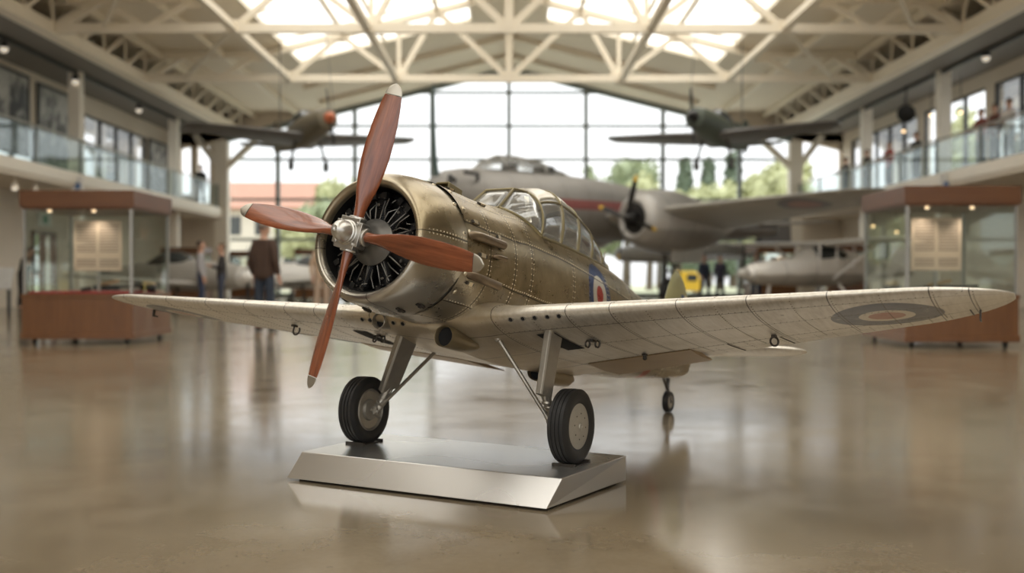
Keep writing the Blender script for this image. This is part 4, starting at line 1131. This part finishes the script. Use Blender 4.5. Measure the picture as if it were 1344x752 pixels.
for a in (35, 75, 105, 145): mb.tube([(x, hw*1.01*math.cos(rad(a)), zc+hh*1.01*math.sin(rad(a))) for x, zc, hw, hh in cs], .025, 6)
mb.build('glazing_frame', M['canw'], cg)
for c_, s_ in (((4.4,-.1,4.3),(.35,.5,.5)), ((3.2,.1,4.25),(.5,.6,.4))): mb = MB(); mb.box(c_, s_); mb.build('cockpit_seat', M['darkmetal'], cg, bevel=.05)
for s_ in (1, -1):
    mb = MB(); aerofoil_wing(mb, [(s_*.6,1.35,3.7,2.86,.46),(s_*2.7,1.3,3.5,2.96,.42),(s_*6,1.15,2.7,3.07,.30),(s_*9.4,.95,1.8,3.17,.16),(s_*10.2,.75,1.3,3.19,.1),(s_*10.5,.4,.6,3.20,.04)], inc=.15)
    mb.build('wing', M['bwing'], br)
    mb = MB(); loft([(1.66,2.72,.48,.48),(1.74,2.72,.60,.60),(1.66,2.72,.74,.74),(1.40,2.71,.88,.88),(.9,2.68,.98,.99),(.2,2.64,1.0,1.03),(-.8,2.58,.84,.90),(-1.8,2.56,.52,.58),(-2.8,2.6,.14,.18)], 28, mb=mb)
    mb.v = [(x, y+s_*2.7, z) for x, y, z in mb.v]; nc = mb.build('engine_nacelle', M['bnac'], br)
    mb = MB(); mb.lathe((1.665,s_*2.7,2.72),(1,0,0),[(0,.485),(.005,.47),(.004,.0)],24); mb.build('engine_face', M['black'], nc)
    mb = MB(); mb.lathe((1.68,s_*2.7,2.72),(1,0,0),[(0,.2),(.15,.2),(.32,.15),(.42,.06),(.43,0)],20); mb.build('spinner', M['black'], nc)
    prop_blades(br, (1.98,s_*2.7,2.72), 1.36, 4, rad(72), M['black'], M['yellow'])
    mb = MB()
    for q in (-.16,.16): mb.tube([(.3,s_*2.7+q,2.3),(.15,s_*2.7+q,1.3),(.1,s_*2.7+q*1.3,.45)], .06, 10)
    mb.tube([(-.9,s_*2.7,2.3),(.1,s_*2.7,.9)], .04, 8); mb.tube([(.12,s_*2.7-.2,1.1),(.12,s_*2.7+.2,1.1)], .045, 8); mb.build('undercarriage_leg', M['darkmetal'], br)
    mb = MB(); mb.bx(-.9,.5,s_*2.7+.42,s_*2.7+.46,1.35,1.9); mb.build('gear_door', M['bwing'], br, smooth=False)
    wheel(br, (.1,s_*2.7,.44), .44, .30)
mb = MB(); mb.tube([(6.9,.55,3.75),(7.3,.85,3.85),(7.35,.9,3.6)], .06, 8); mb.tube([(6.2,.7,3.75),(6.4,1.0,3.95),(6.9,1.05,3.97)], .06, 8); mb.build('nose_fitting', M['black'], br)
mb = MB(); mb.tube([(7.2,.05,3.7),(7.35,.12,4.5),(7.4,.15,5.4),(7.4,.15,6.6)], [.09,.075,.06,.04], 8); mb.build('mast', simple('mast_green', (.05,.085,.08), .5), br)
mb = MB(); aerofoil_wing(mb, [(-3,-7.2,1.0,2.9,.08),(0,-6.9,1.4,2.9,.12),(3,-7.2,1.0,2.9,.08)]); mb.build('tailplane', M['bwing'], br)
wheel(br, (-7.6,0,.25), .25, .14, 'tail_wheel'); mb = MB(); mb.tube([(-7.4,0,2.5),(-7.6,0,.25)], .06, 8); mb.build('tail_strut', M['darkmetal'], br)

# ---- smaller aircraft
def small_plane(label, loc, yaw, L, span, mats, high=False, prop=True, gear=True, scale=1., delta=False, nose=None, fin_h=.9, pitch=0, gearlen=.75, propa=PI/2, name='light_aircraft', wk=1.):
    r = empty(name, loc, yaw); tag(r, label, 'aircraft'); r.scale = (scale,)*3
    if pitch: r.rotation_euler = (0, pitch, yaw); r.rotation_mode = 'XYZ'
    f = .5*L
    if high: secs = [(f*.98,1.0,.12,.14),(f*.93,1.0,.30,.28),(f*.7,1.02,.42,.36),(f*.42,1.05,.50,.42),(f*.30,1.20,.54,.58),(f*.05,1.22,.55,.60),(-f*.18,1.16,.48,.52),(-f*.5,1.10,.26,.32),(-f*.95,1.12,.07,.14)]
    else: secs = [(f*.99,.9,.12,.12),(f*.94,.9,.30,.30),(f*.75,.92,.38,.38),(f*.4,.94,.42,.44),(f*.1,.96,.42,.46),(-f*.3,.98,.32,.36),(-f*.7,1.02,.18,.22),(-f*.98,1.05,.05,.10)]
    loft(secs, 22).build('fuselage', mats[0], r)
    if high:
        mb = MB(); loft([(f*.40,1.32,.40,.10),(f*.28,1.42,.50,.36),(f*.02,1.44,.50,.38),(-f*.16,1.36,.40,.26),(-f*.24,1.30,.26,.08)], 18, mb=mb); mb.build('cabin_windows', M['cabin'], r)
        mb = MB(); 
        for s_ in (1,-1):
            for x in (f*.28, f*.08, -f*.12): mb.tube([(x+.05,s_*.53,1.15),(x,s_*.50,1.85)], .035, 6)
        mb.build('cabin_pillars', mats[1], r)
        zw = 1.86; mb = MB(); aerofoil_wing(mb, [(-span/2,f*.22,1.1,zw+.1,.10),(-span*.3,f*.28,1.45,zw+.05,.17),(0,f*.28,1.5,zw,.18),(span*.3,f*.28,1.45,zw+.05,.17),(span/2,f*.22,1.1,zw+.1,.10)]); mb.build('wing', mats[1], r)
        for s_ in (1,-1): mb = MB(); mb.tube([(f*.12,s_*.5,.85),(f*.1,s_*span*.27,1.84)], .04, 8); mb.build('wing_strut', mats[1], r)
    else:
        mb = MB()
        loft([(f*.30,1.30,.20,.05),(f*.18,1.36,.30,.26),(-f*.05,1.34,.30,.28),(-f*.22,1.28,.22,.10)], 16, mb=mb); mb.build('canopy', M['cabin'], r)
        zw = .68; mb = MB()
        if delta: aerofoil_wing(mb, [(-span/2,-f*.55,.5,zw+.1,.05),(0,f*.35,L*.52,zw,.22),(span/2,-f*.55,.5,zw+.1,.05)])
        else: aerofoil_wing(mb, [(q*span, f*a_, b_*wk, zw+c_, d_*wk) for q, a_, b_, c_, d_ in ((-.5,.22,.6,.25,.06),(-.47,.34,.85,.22,.08),(-.2,.46,1.3,.08,.16),(0,.48,1.5,0,.2),(.2,.46,1.3,.08,.16),(.47,.34,.85,.22,.08),(.5,.22,.6,.25,.06))])
        mb.build('wing', mats[1], r)
    slab(spline([(-f*.62,0,1.1),(-f*.78,0,1.05+fin_h*.75),(-f*.9,0,1.05+fin_h),(-f*1.0,0,1.05+fin_h*.85),(-f*1.02,0,1.0),(-f*.85,0,.95)], 4), .1, mats[2], 'tail_fin', parent=r)
    mb = MB(); aerofoil_wing(mb, [(-span*.17,-f*.82,.4,1.1,.04),(0,-f*.74,.7,1.1,.07),(span*.17,-f*.82,.4,1.1,.04)]); mb.build('tailplane', mats[1], r)
    if prop:
        mb = MB(); zc = secs[0][1]; mb.lathe((f*.97,0,zc),(1,0,0),[(0,.17),(.12,.16),(.26,.09),(.32,.0)],18); mb.build('spinner', mats[3], r)
        prop_blades(r, (f*.97+.1,0,zc), .85, 2, propa, M['black'], None, .075)
    if gear:
        for s_ in (1,-1):
            x = f*.25 if not high else f*.02; q = .9 if high else .55
            mb = MB(); mb.tube([(x,s_*.35,.72),(x,s_*q,.75-gearlen+.14)], .045, 8); mb.build('gear_leg', mats[1] if high else M['darkmetal'], r); wheel(r, (x,s_*q,.75-gearlen+.02), .17, .1)
        if high: mb = MB(); mb.tube([(f*.72,0,.75),(f*.74,0,.2)], .045, 8); mb.build('gear_leg', mats[1], r); wheel(r, (f*.74,0,.17), .17, .1)
        else: wheel(r, (-f*.9,0,.9), .1, .06, 'tail_wheel')
    return r
M['cabin'] = simple('dark_cabin_glass', (.045,.05,.05), .12, 0, .3, 3)
M['olive'] = simple('faded_olive', (.16,.135,.09), .55, 0, .2, 2); M['slate'] = simple('slate_under', (.13,.122,.115), .5, 0, .15, 2)
M['dgreen'] = simple('dark_green_paint', (.07,.085,.065), .5, 0, .2, 2); M['orange'] = simple('faded_orange', (.50,.14,.06), .5)
M['white'] = skin2('white_over_grey', (.84,.81,.76), (.48,.45,.40), 1.05); M['whitew'] = simple('white_wing_paint', (.84,.82,.78), .4, 0, .05)
M['grey'] = simple('mid_grey_paint', (.22,.21,.19), .5, .1, .1, 2); M['lgrey'] = simple('light_grey_paint', (.46,.44,.40), .45, .1, .1, 2)
def px2(px_, py_, d): return Vector(((px_-668)/1400*d, d, .87+(365-py_)/1400*d))
for px_, py_, n_, mats, lab in ((396,180,(.50,-.87),[M['olive'],M['slate'],M['olive'],M['orange']],'small olive fighter with a faded orange nose hanging under the roof at left'),
                          (946,178,(-.50,-.87),[M['dgreen'],M['slate'],M['dgreen'],M['black']],'small dark green fighter with a black nose hanging under the roof at right')):
    c = px2(px_, py_, 33.); r = small_plane(lab, (c.x, c.y, c.z-.88), math.atan2(n_[1], n_[0]), 5.2, 7.3, mats, gearlen=.92, propa=PI/2+.1, name='hanging_fighter', pitch=-.10, wk=1.2)
    for x, y in ((.7,-.9),(.7,.9),(-1.9,0)): mb = MB(); mb.tube([(x,y,.8 if y else 1.1),(x*.9,y*.8,4.35-(.2 if y else 0)-abs(y)*0)], .008, 5); mb.build('hanging_wire', M['darkframe'], r)
small_plane('white high-wing light aircraft with its nose towards the left, beside the right case', px2(1085,365,31.)*Vector((1,1,0)) if False else Vector((9.55,31.5,0)), math.atan2(-.42,-.91), 6.4, 8.2, [M['white'],M['whitew'],M['whitew'],M['lgrey']], high=True)
small_plane('dark grey aircraft with a tall pointed tail, far behind the white high-wing plane', (7.9,44.6,1.0), math.atan2(-.12,-.99) if False else math.atan2(-.2,-.98)+.9-PI/2, 7.5, 4.6, [M['grey'],M['grey'],M['slate'],M['grey']], prop=False, delta=True, fin_h=2.0, gearlen=1.73)
small_plane('pale grey low-wing aircraft behind the left display case', (-9.7,30.5,0), math.atan2(-.5,.87), 6.0, 7.2, [M['lgrey'],M['lgrey'],M['lgrey'],M['whitew']])
small_plane('white low-wing aircraft seen right of the man in the brown jacket', (-6.6,37,0), math.atan2(-.6,-.8), 6.4, 7.6, [M['whitew'],M['lgrey'],M['whitew'],M['grey']])

# ================================================================== PEOPLE
def skin_mesh(name, verts, edges, radii, sub=2):
    me = bpy.data.meshes.new(name); me.from_pydata(verts, edges, []); o = bpy.data.objects.new(name, me); col.objects.link(o)
    sk = o.modifiers.new('s', 'SKIN'); sk.use_smooth_shade = True
    for i, r in enumerate(radii):
        r = r if isinstance(r, tuple) else (r, r); me.skin_vertices[0].data[i].radius = r
    me.skin_vertices[0].data[0].use_root = True
    ss = o.modifiers.new('u', 'SUBSURF'); ss.levels = ss.render_levels = sub
    dg = bpy.context.evaluated_depsgraph_get(); dg.update()
    nm = bpy.data.meshes.new_from_object(o.evaluated_get(dg)); bpy.data.objects.remove(o); bpy.data.meshes.remove(me)
    nm.polygons.foreach_set('use_smooth', [True]*len(nm.polygons)); return nm
SK = simple('skin_tone', (.50,.29,.20), .55, 0, .06)
cloths = {}
def cloth(c):
    if c not in cloths: cloths[c] = simple('cloth_%d' % len(cloths), c, .85, 0, .18, 12)
    return cloths[c]
def person(label, loc, rz, top, legs, hair=(.05,.035,.025), h=1.74, pose='stand', group=None, lean=0., bulk=1.):
    """faces -y before turning"""
    r = empty('person', loc, rz); r.scale = (h/1.74,)*3; tag(r, label, 'person', group)
    V = Vector
    J = dict(pel=V((0,0,.96)), wai=V((0,.0,1.10)), che=V((0,.01,1.30)), nec=V((0,.015,1.46)), nk2=V((0,0,1.53)), h1=V((0,-.015,1.585)), h2=V((0,-.012,1.655)), h3=V((0,.0,1.715)))
    for s, S in ((1,'l'),(-1,'r')):
        J['sh'+S] = V((s*.160,.01,1.405)); J['el'+S] = V((s*.222,.03,1.13)); J['wr'+S] = V((s*.228,-.05,.90))
        J['hi'+S] = V((s*.09,0,.93)); J['kn'+S] = V((s*.105,-.02,.50)); J['an'+S] = V((s*.12,.03,.085)); J['to'+S] = V((s*.14,-.13,.035))
    if pose == 'walk': J['knl'] += V((0,-.12,.02)); J['anl'] += V((0,-.12,.0)); J['tol'] += V((0,-.12,0)); J['knr'] += V((0,.02,0)); J['anr'] += V((0,.20,.02)); J['tor'] += V((0,.20,0)); J['wrl'] += V((0,.12,.02)); J['wrr'] += V((0,-.14,.03))
    if pose == 'fold':
        for s, S in ((1,'l'),(-1,'r')): J['el'+S] = V((s*.23,-.02,1.15)); J['wr'+S] = V((s*.08,-.24,1.20))
    if pose == 'rail':
        for s, S in ((1,'l'),(-1,'r')): J['el'+S] = V((s*.25,-.10,1.17)); J['wr'+S] = V((s*.18,-.30,1.09))
    if lean:
        R = Matrix.Rotation(lean, 4, 'X')
        for k in J:
            if J[k].z > 1.0 or k[:2] in ('el','wr'): J[k] = (R @ (J[k]-J['pel']).to_4d()).to_3d()+J['pel']
    def chain(names, rr, vs, es, ra, link=None):
        prev = link
        for nme, q in zip(names, rr):
            vs.append(tuple(J[nme] if isinstance(nme, str) else nme)); ra.append(q)
            if prev is not None: es.append((prev, len(vs)-1))
            prev = len(vs)-1
        return prev
    vs, es, ra = [], [], []
    chain(['pel','wai','che','nec','nk2','h1','h2','h3'], [(.13,.10),(.125,.09),(.15,.10),(.075,.065),(.052,.055),(.068,.082),(.078,.095),(.055,.065)], vs, es, ra)
    hd = J['h2']; fwd_ = V((0,-1,0))
    chain([hd+V((0,-.112,-.015))], [.012], vs, es, ra, 6)
    for s in (1,-1): chain([hd+V((s*.085,.01,-.01))], [(.012,.022)], vs, es, ra, 6)
    for s, S in ((1,'l'),(-1,'r')):
        e = chain(['sh'+S,'el'+S,'wr'+S], [.058,.042,.028], vs, es, ra, 2)
        d = (J['wr'+S]-J['el'+S]).normalized(); sd = V((0,-1,0)) if abs(d.y) < .7 else V((-s,0,0)); sd = (sd-d*sd.dot(d)).normalized(); nn = d.cross(sd)
        pm = chain([J['wr'+S]+d*.045, J['wr'+S]+d*.085], [(.022,.036),(.020,.038)], vs, es, ra, e)
        for q, ln in ((-.027,.062),(-.009,.075),(.009,.072),(.027,.058)):
            a = J['wr'+S]+d*.095+sd*q; chain([a+d*.01, a+d*ln*.55-nn*s*.004, a+d*ln-nn*s*.016], [.009,.0085,.007], vs, es, ra, pm)
        chain([J['wr'+S]+d*.04+sd*.04, J['wr'+S]+d*.08+sd*.055], [.010,.008], vs, es, ra, pm-1)
        chain(['hi'+S,'kn'+S,'an'+S,'to'+S], [.085,.058,.042,.034], vs, es, ra, 0)
    me = skin_mesh('body', vs, es, ra); me.materials.append(SK); b = bpy.data.objects.new('body', me); col.objects.link(b); b.parent = r
    # upper garment
    vs, es, ra = [], [], []
    chain([J['pel']+V((0,0,-.17)),'pel','wai','che','nec'], [(q*bulk, w_*bulk) for q, w_ in ((.165,.130),(.168,.135),(.16,.125),(.170,.122),(.080,.072))], vs, es, ra)
    for s, S in ((1,'l'),(-1,'r')): chain(['sh'+S,'el'+S,'wr'+S], [.068*bulk,.056*bulk,.043*bulk], vs, es, ra, 3)
    me = skin_mesh('jacket', vs, es, ra); me.materials.append(cloth(top)); o = bpy.data.objects.new('jacket', me); col.objects.link(o); o.parent = r
    vs, es, ra = [], [], []
    chain(['pel','wai'], [(.145,.115),(.13,.10)], vs, es, ra); vs[1] = tuple(J['pel']+V((0,0,.17)))
    for s, S in ((1,'l'),(-1,'r')): chain(['hi'+S,'kn'+S,'an'+S], [.098,.074,.064], vs, es, ra, 0)
    me = skin_mesh('trousers', vs, es, ra); me.materials.append(cloth(legs)); o = bpy.data.objects.new('trousers', me); col.objects.link(o); o.parent = r
    for s, S in ((1,'l'),(-1,'r')):
        vs, es, ra = [], [], []; a = J['an'+S]; t_ = J['to'+S]
        chain([a+V((0,.045,-.045)), a*.5+t_*.5+V((0,0,-.015)), t_+V((0,-.03,.008))], [(.04,.042),(.043,.042),(.034,.034)], vs, es, ra)
        me = skin_mesh('shoe', vs, es, ra, 1); me.materials.append(cloth((.03,.025,.02))); o = bpy.data.objects.new('shoe', me); col.objects.link(o); o.parent = r
    mb = MB(); hc_ = J['h2']+V((0,.012,.022)); mb.sphere(hc_, .098, 14, 10, 0, (.88,1.05,1.0)); mb.v = [p for p in mb.v]
    hs = mb.build('hair', cloth(hair), r)
    for v in hs.data.vertices:       # hairline: pull the cap back from the face and nape
        d = v.co-hc_
        if d.y < -.02 and d.z < .035: v.co = hc_+V((d.x*.75, max(d.y*.2, -.02), d.z*.6+.01))
        if d.z < -.045: v.co.z = hc_.z-.045
    mb = MB()
    for s in (1,-1): mb.sphere(hd+V((s*.030,-.092,.012)), .010, 8, 6)
    mb.build('eyes', cloth((.03,.025,.02)), r); mb = MB(); mb.box(hd+V((0,-.090,-.055)), (.044,.012,.008)); mb.build('mouth', cloth((.30,.10,.08)), r)
    return r
dk = (.022,.021,.022)
person('man in a brown leather jacket and dark jeans seen from behind, behind the propeller', (-3.99,17.4,0), PI-.35, (.062,.034,.022), (.032,.042,.062), (.20,.15,.12), 1.78, 'stand', bulk=1.13)
person('person in a pale grey sweater and dark trousers, left of a companion in black', (-7.30,25.3,0), PI/2+.3, (.36,.345,.35), (.035,.045,.085), pose='stand')
person('person in black with bent arms facing the one in the grey sweater', (-6.92,25.7,0), -PI/2+.3, (.035,.03,.03), (.05,.055,.08), (.16,.09,.05), 1.68, 'fold')
person('person in black standing alone on the far left gallery', (-13.15,45.6,ZG), .4, dk, dk)
person('person in black bending forward at the far left behind the lectern', (-13.2,29,0), PI/2-.2, (.02,.018,.018), (.025,.022,.022), pose='rail', lean=.35)
person('person in beige half hidden by the big cowling', (-4.22,24,0), .5, (.50,.36,.25), (.42,.31,.23), (.12,.08,.05))
person('person in a navy jacket in the far background right of the bomber wheel', (7.55,41.2,0), .3, (.035,.045,.075), (.03,.033,.05), pose='walk')
person('person in a dark blue top beside the one in the navy jacket, far background', (8.2,41.4,0), -.4, (.06,.055,.085), (.03,.03,.04), pose='stand')
person('person in dark jeans standing behind the nose of the white light aircraft', (8.25,35.6,0), .2, (.16,.13,.12), (.03,.04,.075), pose='stand')
for px_, top, lab, pose in ((1110,dk,'person in black at the far end of the right gallery','rail'), (1138,(.05,.045,.04),'person in a charcoal top on the right gallery, second from the far end','stand'), (1167,(.34,.05,.045),'person in a bright red top on the right gallery','rail'),
                      (1203,(.05,.05,.05),'person in dark grey on the right gallery between red tops','rail'), (1288,(.24,.06,.045),'person in a dark red top on the near right gallery','rail'), (1306,(.13,.05,.04),'person in maroon on the near right gallery beside white','stand'), (1325,(.60,.56,.54),'person in a white top on the near right gallery','rail')):
    d = 13.45*1400/(px_-668); person(lab, (13.45,d,ZG), -PI/2+.3, top, (.03,.03,.04), pose=pose)

# ================================================================== OUTDOORS
mb = MB(); mb.bx(-90,90,HD+.35,140,-.3,-.02); struct(mb.build('floor_outdoors', simple('pale_paving', (.48,.47,.42), .8, 0, .1, .3), smooth=False))
mb = MB(); mb.bx(-70,70,62,138,-.02,.02); struct(mb.build('lawn', simple('lawn_green', (.38,.39,.26), .9, 0, .2, .5), smooth=False))
def leafmat(nm, c):
    m, nt, out = newmat(nm); g = N(nt); f = g.noise(g.coord(), 1.2, 4)
    p = g.princ(out, g.mix(f, tuple(q*.65 for q in c), tuple(min(1,q*1.35) for q in c)), .7); return m
LM = {'pale': leafmat('pale_leaves', (.40,.41,.22)), 'mid': leafmat('mid_leaves', (.26,.30,.17)), 'dark': leafmat('conifer_leaves', (.14,.18,.12))}
bark = simple('bark', (.13,.10,.07), .9)
def tree(label, x, y, h, w_, kind='pale', conifer=False, seed=1):
    rnd = random.Random(seed); r = empty('tree', (x,y,0)); tag(r, label, 'tree')
    mb = MB(); mb.tube([(0,0,0),(.1,0,h*.4),(0,.1,h*.75)], [h*.035,h*.025,h*.012], 8); mb.build('trunk', bark, r)
    mb = MB()
    if conifer: blobs = [(0,0,h*(.2+.8*i/7), w_*.62*(1-i/9)+.2, h*.11) for i in range(8)]
    else: blobs = [(rnd.uniform(-1,1)*w_*.3, rnd.uniform(-1,1)*w_*.25, h*rnd.uniform(.42,.92), w_*rnd.uniform(.18,.28), h*rnd.uniform(.13,.2)) for _ in range(11)]
    for bx_, by_, bz_, br_, bh_ in blobs:
        for _ in range(150):
            a = rnd.uniform(0,2*PI); u = rnd.uniform(-1,1); q = math.sqrt(1-u*u); k = rnd.uniform(.6,1.05)
            c = Vector((bx_+br_*k*q*math.cos(a), by_+br_*k*q*math.sin(a), bz_+bh_*k*u)); s = h*.028*rnd.uniform(.7,1.4)
            n = Vector((rnd.uniform(-1,1),rnd.uniform(-1,1),rnd.uniform(-.3,1))).normalized(); a_ = n.orthogonal().normalized()*s; b_ = n.cross(a_)
            mb.add([c-a_, c-b_*.6, c+a_, c+b_*.6], [(0,1,2,3)])
        mb.sphere((bx_,by_,bz_), 1, 10, 7, 0, (br_*.75,br_*.75,bh_*.75))
    mb.build('crown', LM[kind], r, smooth=False)
def tx(px_, d): return (px_-668)/1400*d
def th(py_, d): return .87+(365-py_)/1400*d
D = 72
for i, (px_, py_, w_, k, con, d, lab) in enumerate((
    (455,236,4.2,'pale',0,72,'pale green tree outside, between the red roof and the cowling'), (490,246,3.4,'pale',0,66,'light green bush-like tree outside, just left of the big cowling'),
    (425,268,3.2,'mid',0,64,'low mid-green tree outside, in front of the house'), (385,282,3.4,'pale',0,62,'low yellow-green tree outside above the man in the brown jacket'), (545,238,3.,'mid',0,78,'green treetop outside, over the top of the big cowling'),
    (822,206,6.2,'mid',0,86,'tallest leafy tree outside, behind the bomber fuselage'), (866,226,4.,'mid',0,84,'leafy green tree outside, right of the tallest one'), (785,232,4.,'mid',0,82,'leafy green tree outside, left of the tallest one'),
    (899,222,2.6,'dark',1,98,'left one of the three dark conifers outside'), (930,222,2.6,'dark',1,98,'middle one of the three dark conifers outside'), (962,215,3.0,'dark',1,99,'right one of the three dark conifers outside'),
    (890,246,5.5,'pale',0,74,'pale tree outside below the left conifer'), (945,240,5.5,'pale',0,76,'pale tree outside below the right conifers'), (1000,224,5.,'pale',0,74,'tall pale tree outside left of the right gallery column'), (1028,216,4.6,'pale',0,78,'pale tree outside beside the right gallery column'), (852,240,5.,'pale',0,75,'pale tree outside just behind the bomber propeller'), (972,236,4.6,'pale',0,79,'pale tree outside behind the pointed tail of the grey aircraft'))):
    tree(lab, tx(px_, d), d, th(py_, d), w_, k, bool(con), i+3)
for i, (x, y, h_, w_, lab) in enumerate(((24,38,7.,6.,'green tree outside the right gallery windows, far'), (23,31,6.6,5.,'green tree outside the right gallery windows, near'), (-23,36,5.6,5.,'green tree outside the left gallery windows'), (-21,46,5.5,4,'green tree outside the far left corner'), (20.5,46,7.5,5,'pale green tree outside the far right corner'))):
    tree(lab, x, y, h_, w_, 'mid' if i != 4 else 'pale', False, 40+i)
# house with a red roof
ho = empty('house', (tx(352,75), 75, 0)); tag(ho, 'pale house with a faded red tiled roof outside the gable window at left', 'house')
mb = MB(); mb.bx(-3.6,3.2,-.0,7,0,5.9); mb.build('wall', simple('house_render', (.60,.54,.46), .8), ho, smooth=False)
mb = MB(); mb.skin([[Vector((x,-.5,5.8)),Vector((x,3.5,7.9)),Vector((x,7.5,5.8)),Vector((x,7.5,5.65)),Vector((x,-.5,5.65))] for x in (-4.1,3.0)]); mb.build('roof', simple('red_roof_tiles', (.36,.19,.13), .8, 0, .12, 2), ho, smooth=False)
for x in (-2.4,-.4,1.6):
    for z in (1.2,3.9): mb = MB(); mb.bx(x-.5,x+.5,-.05,.05,z,z+1.3); mb.build('window', M['cabin'], ho, smooth=False)
ca = empty('service_van', (tx(905,53), 53, 0)); tag(ca, 'small yellow van outside, just right of the bomber wheel', 'van'); ca.scale = (.62,.62,.62)
mb = MB(); mb.extrude([(-1.0,0,.35),(1.0,0,.35),(1.0,0,1.0),(.72,0,1.75),(.55,0,1.95),(-1.0,0,1.95)], (0,1.6,0)); mb.build('body', simple('van_yellow', (.72,.46,.04), .4), ca, bevel=.08)
mb = MB(); mb.bx(-.2,.62,-.02,.02,1.15,1.7); mb.build('window', M['cabin'], ca, smooth=False)
for x in (-.6,.6): wheel(ca, (x,.12,.32), .32, .2)
SKY = .95; EXPO = 0.55
# ================================================================== CAMERA, LIGHT
cd = bpy.data.cameras.new('camera'); cam = bpy.data.objects.new('camera', cd); col.objects.link(cam)
cd.sensor_width = 36; cd.lens = 37.5; cd.clip_end = 400
cam.location = (0, 0, .87); cam.rotation_euler = (PI/2-math.atan(11/1400), 0, -math.atan(4/1400))
cd.dof.use_dof = True; cd.dof.focus_distance = 4.3; cd.dof.aperture_fstop = 1.45
scn.camera = cam
w = bpy.data.worlds.new('overcast_sky'); scn.world = w; w.use_nodes = True
nt = w.node_tree; nt.nodes.clear(); g = N(nt)
bg = g.n('ShaderNodeBackground'); wo = g.n('ShaderNodeOutputWorld')
X_, Y_, Z_ = g.sep(g.coord('Generated'))
cl = g.noise(g.mapping(g.coord('Generated'), (1,1,2.5)), 2.2, 5, .55)
sky = g.mix(g.rangef(cl, .35, .7), (1.0,1.0,1.0), (.93,.965,1.0))
# overcast sky: three times as bright overhead as at the horizon
g.link(sky, bg.inputs[0]); g.link(g.math('MULTIPLY', g.math('ADD', g.math('MULTIPLY', g.math('MAXIMUM', Z_, 0.0), 2.0), 1.0), SKY), bg.inputs[1])
g.link(bg.outputs[0], wo.inputs[0])
vs_ = scn.view_settings; vs_.view_transform = 'Standard'; vs_.look = 'None'; vs_.gamma = 1; vs_.exposure = EXPO; vs_.use_curve_mapping = False
scn.cycles.use_denoising = True; scn.cycles.max_bounces = 10; scn.cycles.transparent_max_bounces = 24; scn.cycles.diffuse_bounces = 5; scn.cycles.glossy_bounces = 5
scn.cycles.sample_clamp_indirect = 6.0; scn.cycles.caustics_reflective = True; scn.cycles.blur_glossy = 1.0; scn.cycles.caustics_refractive = False
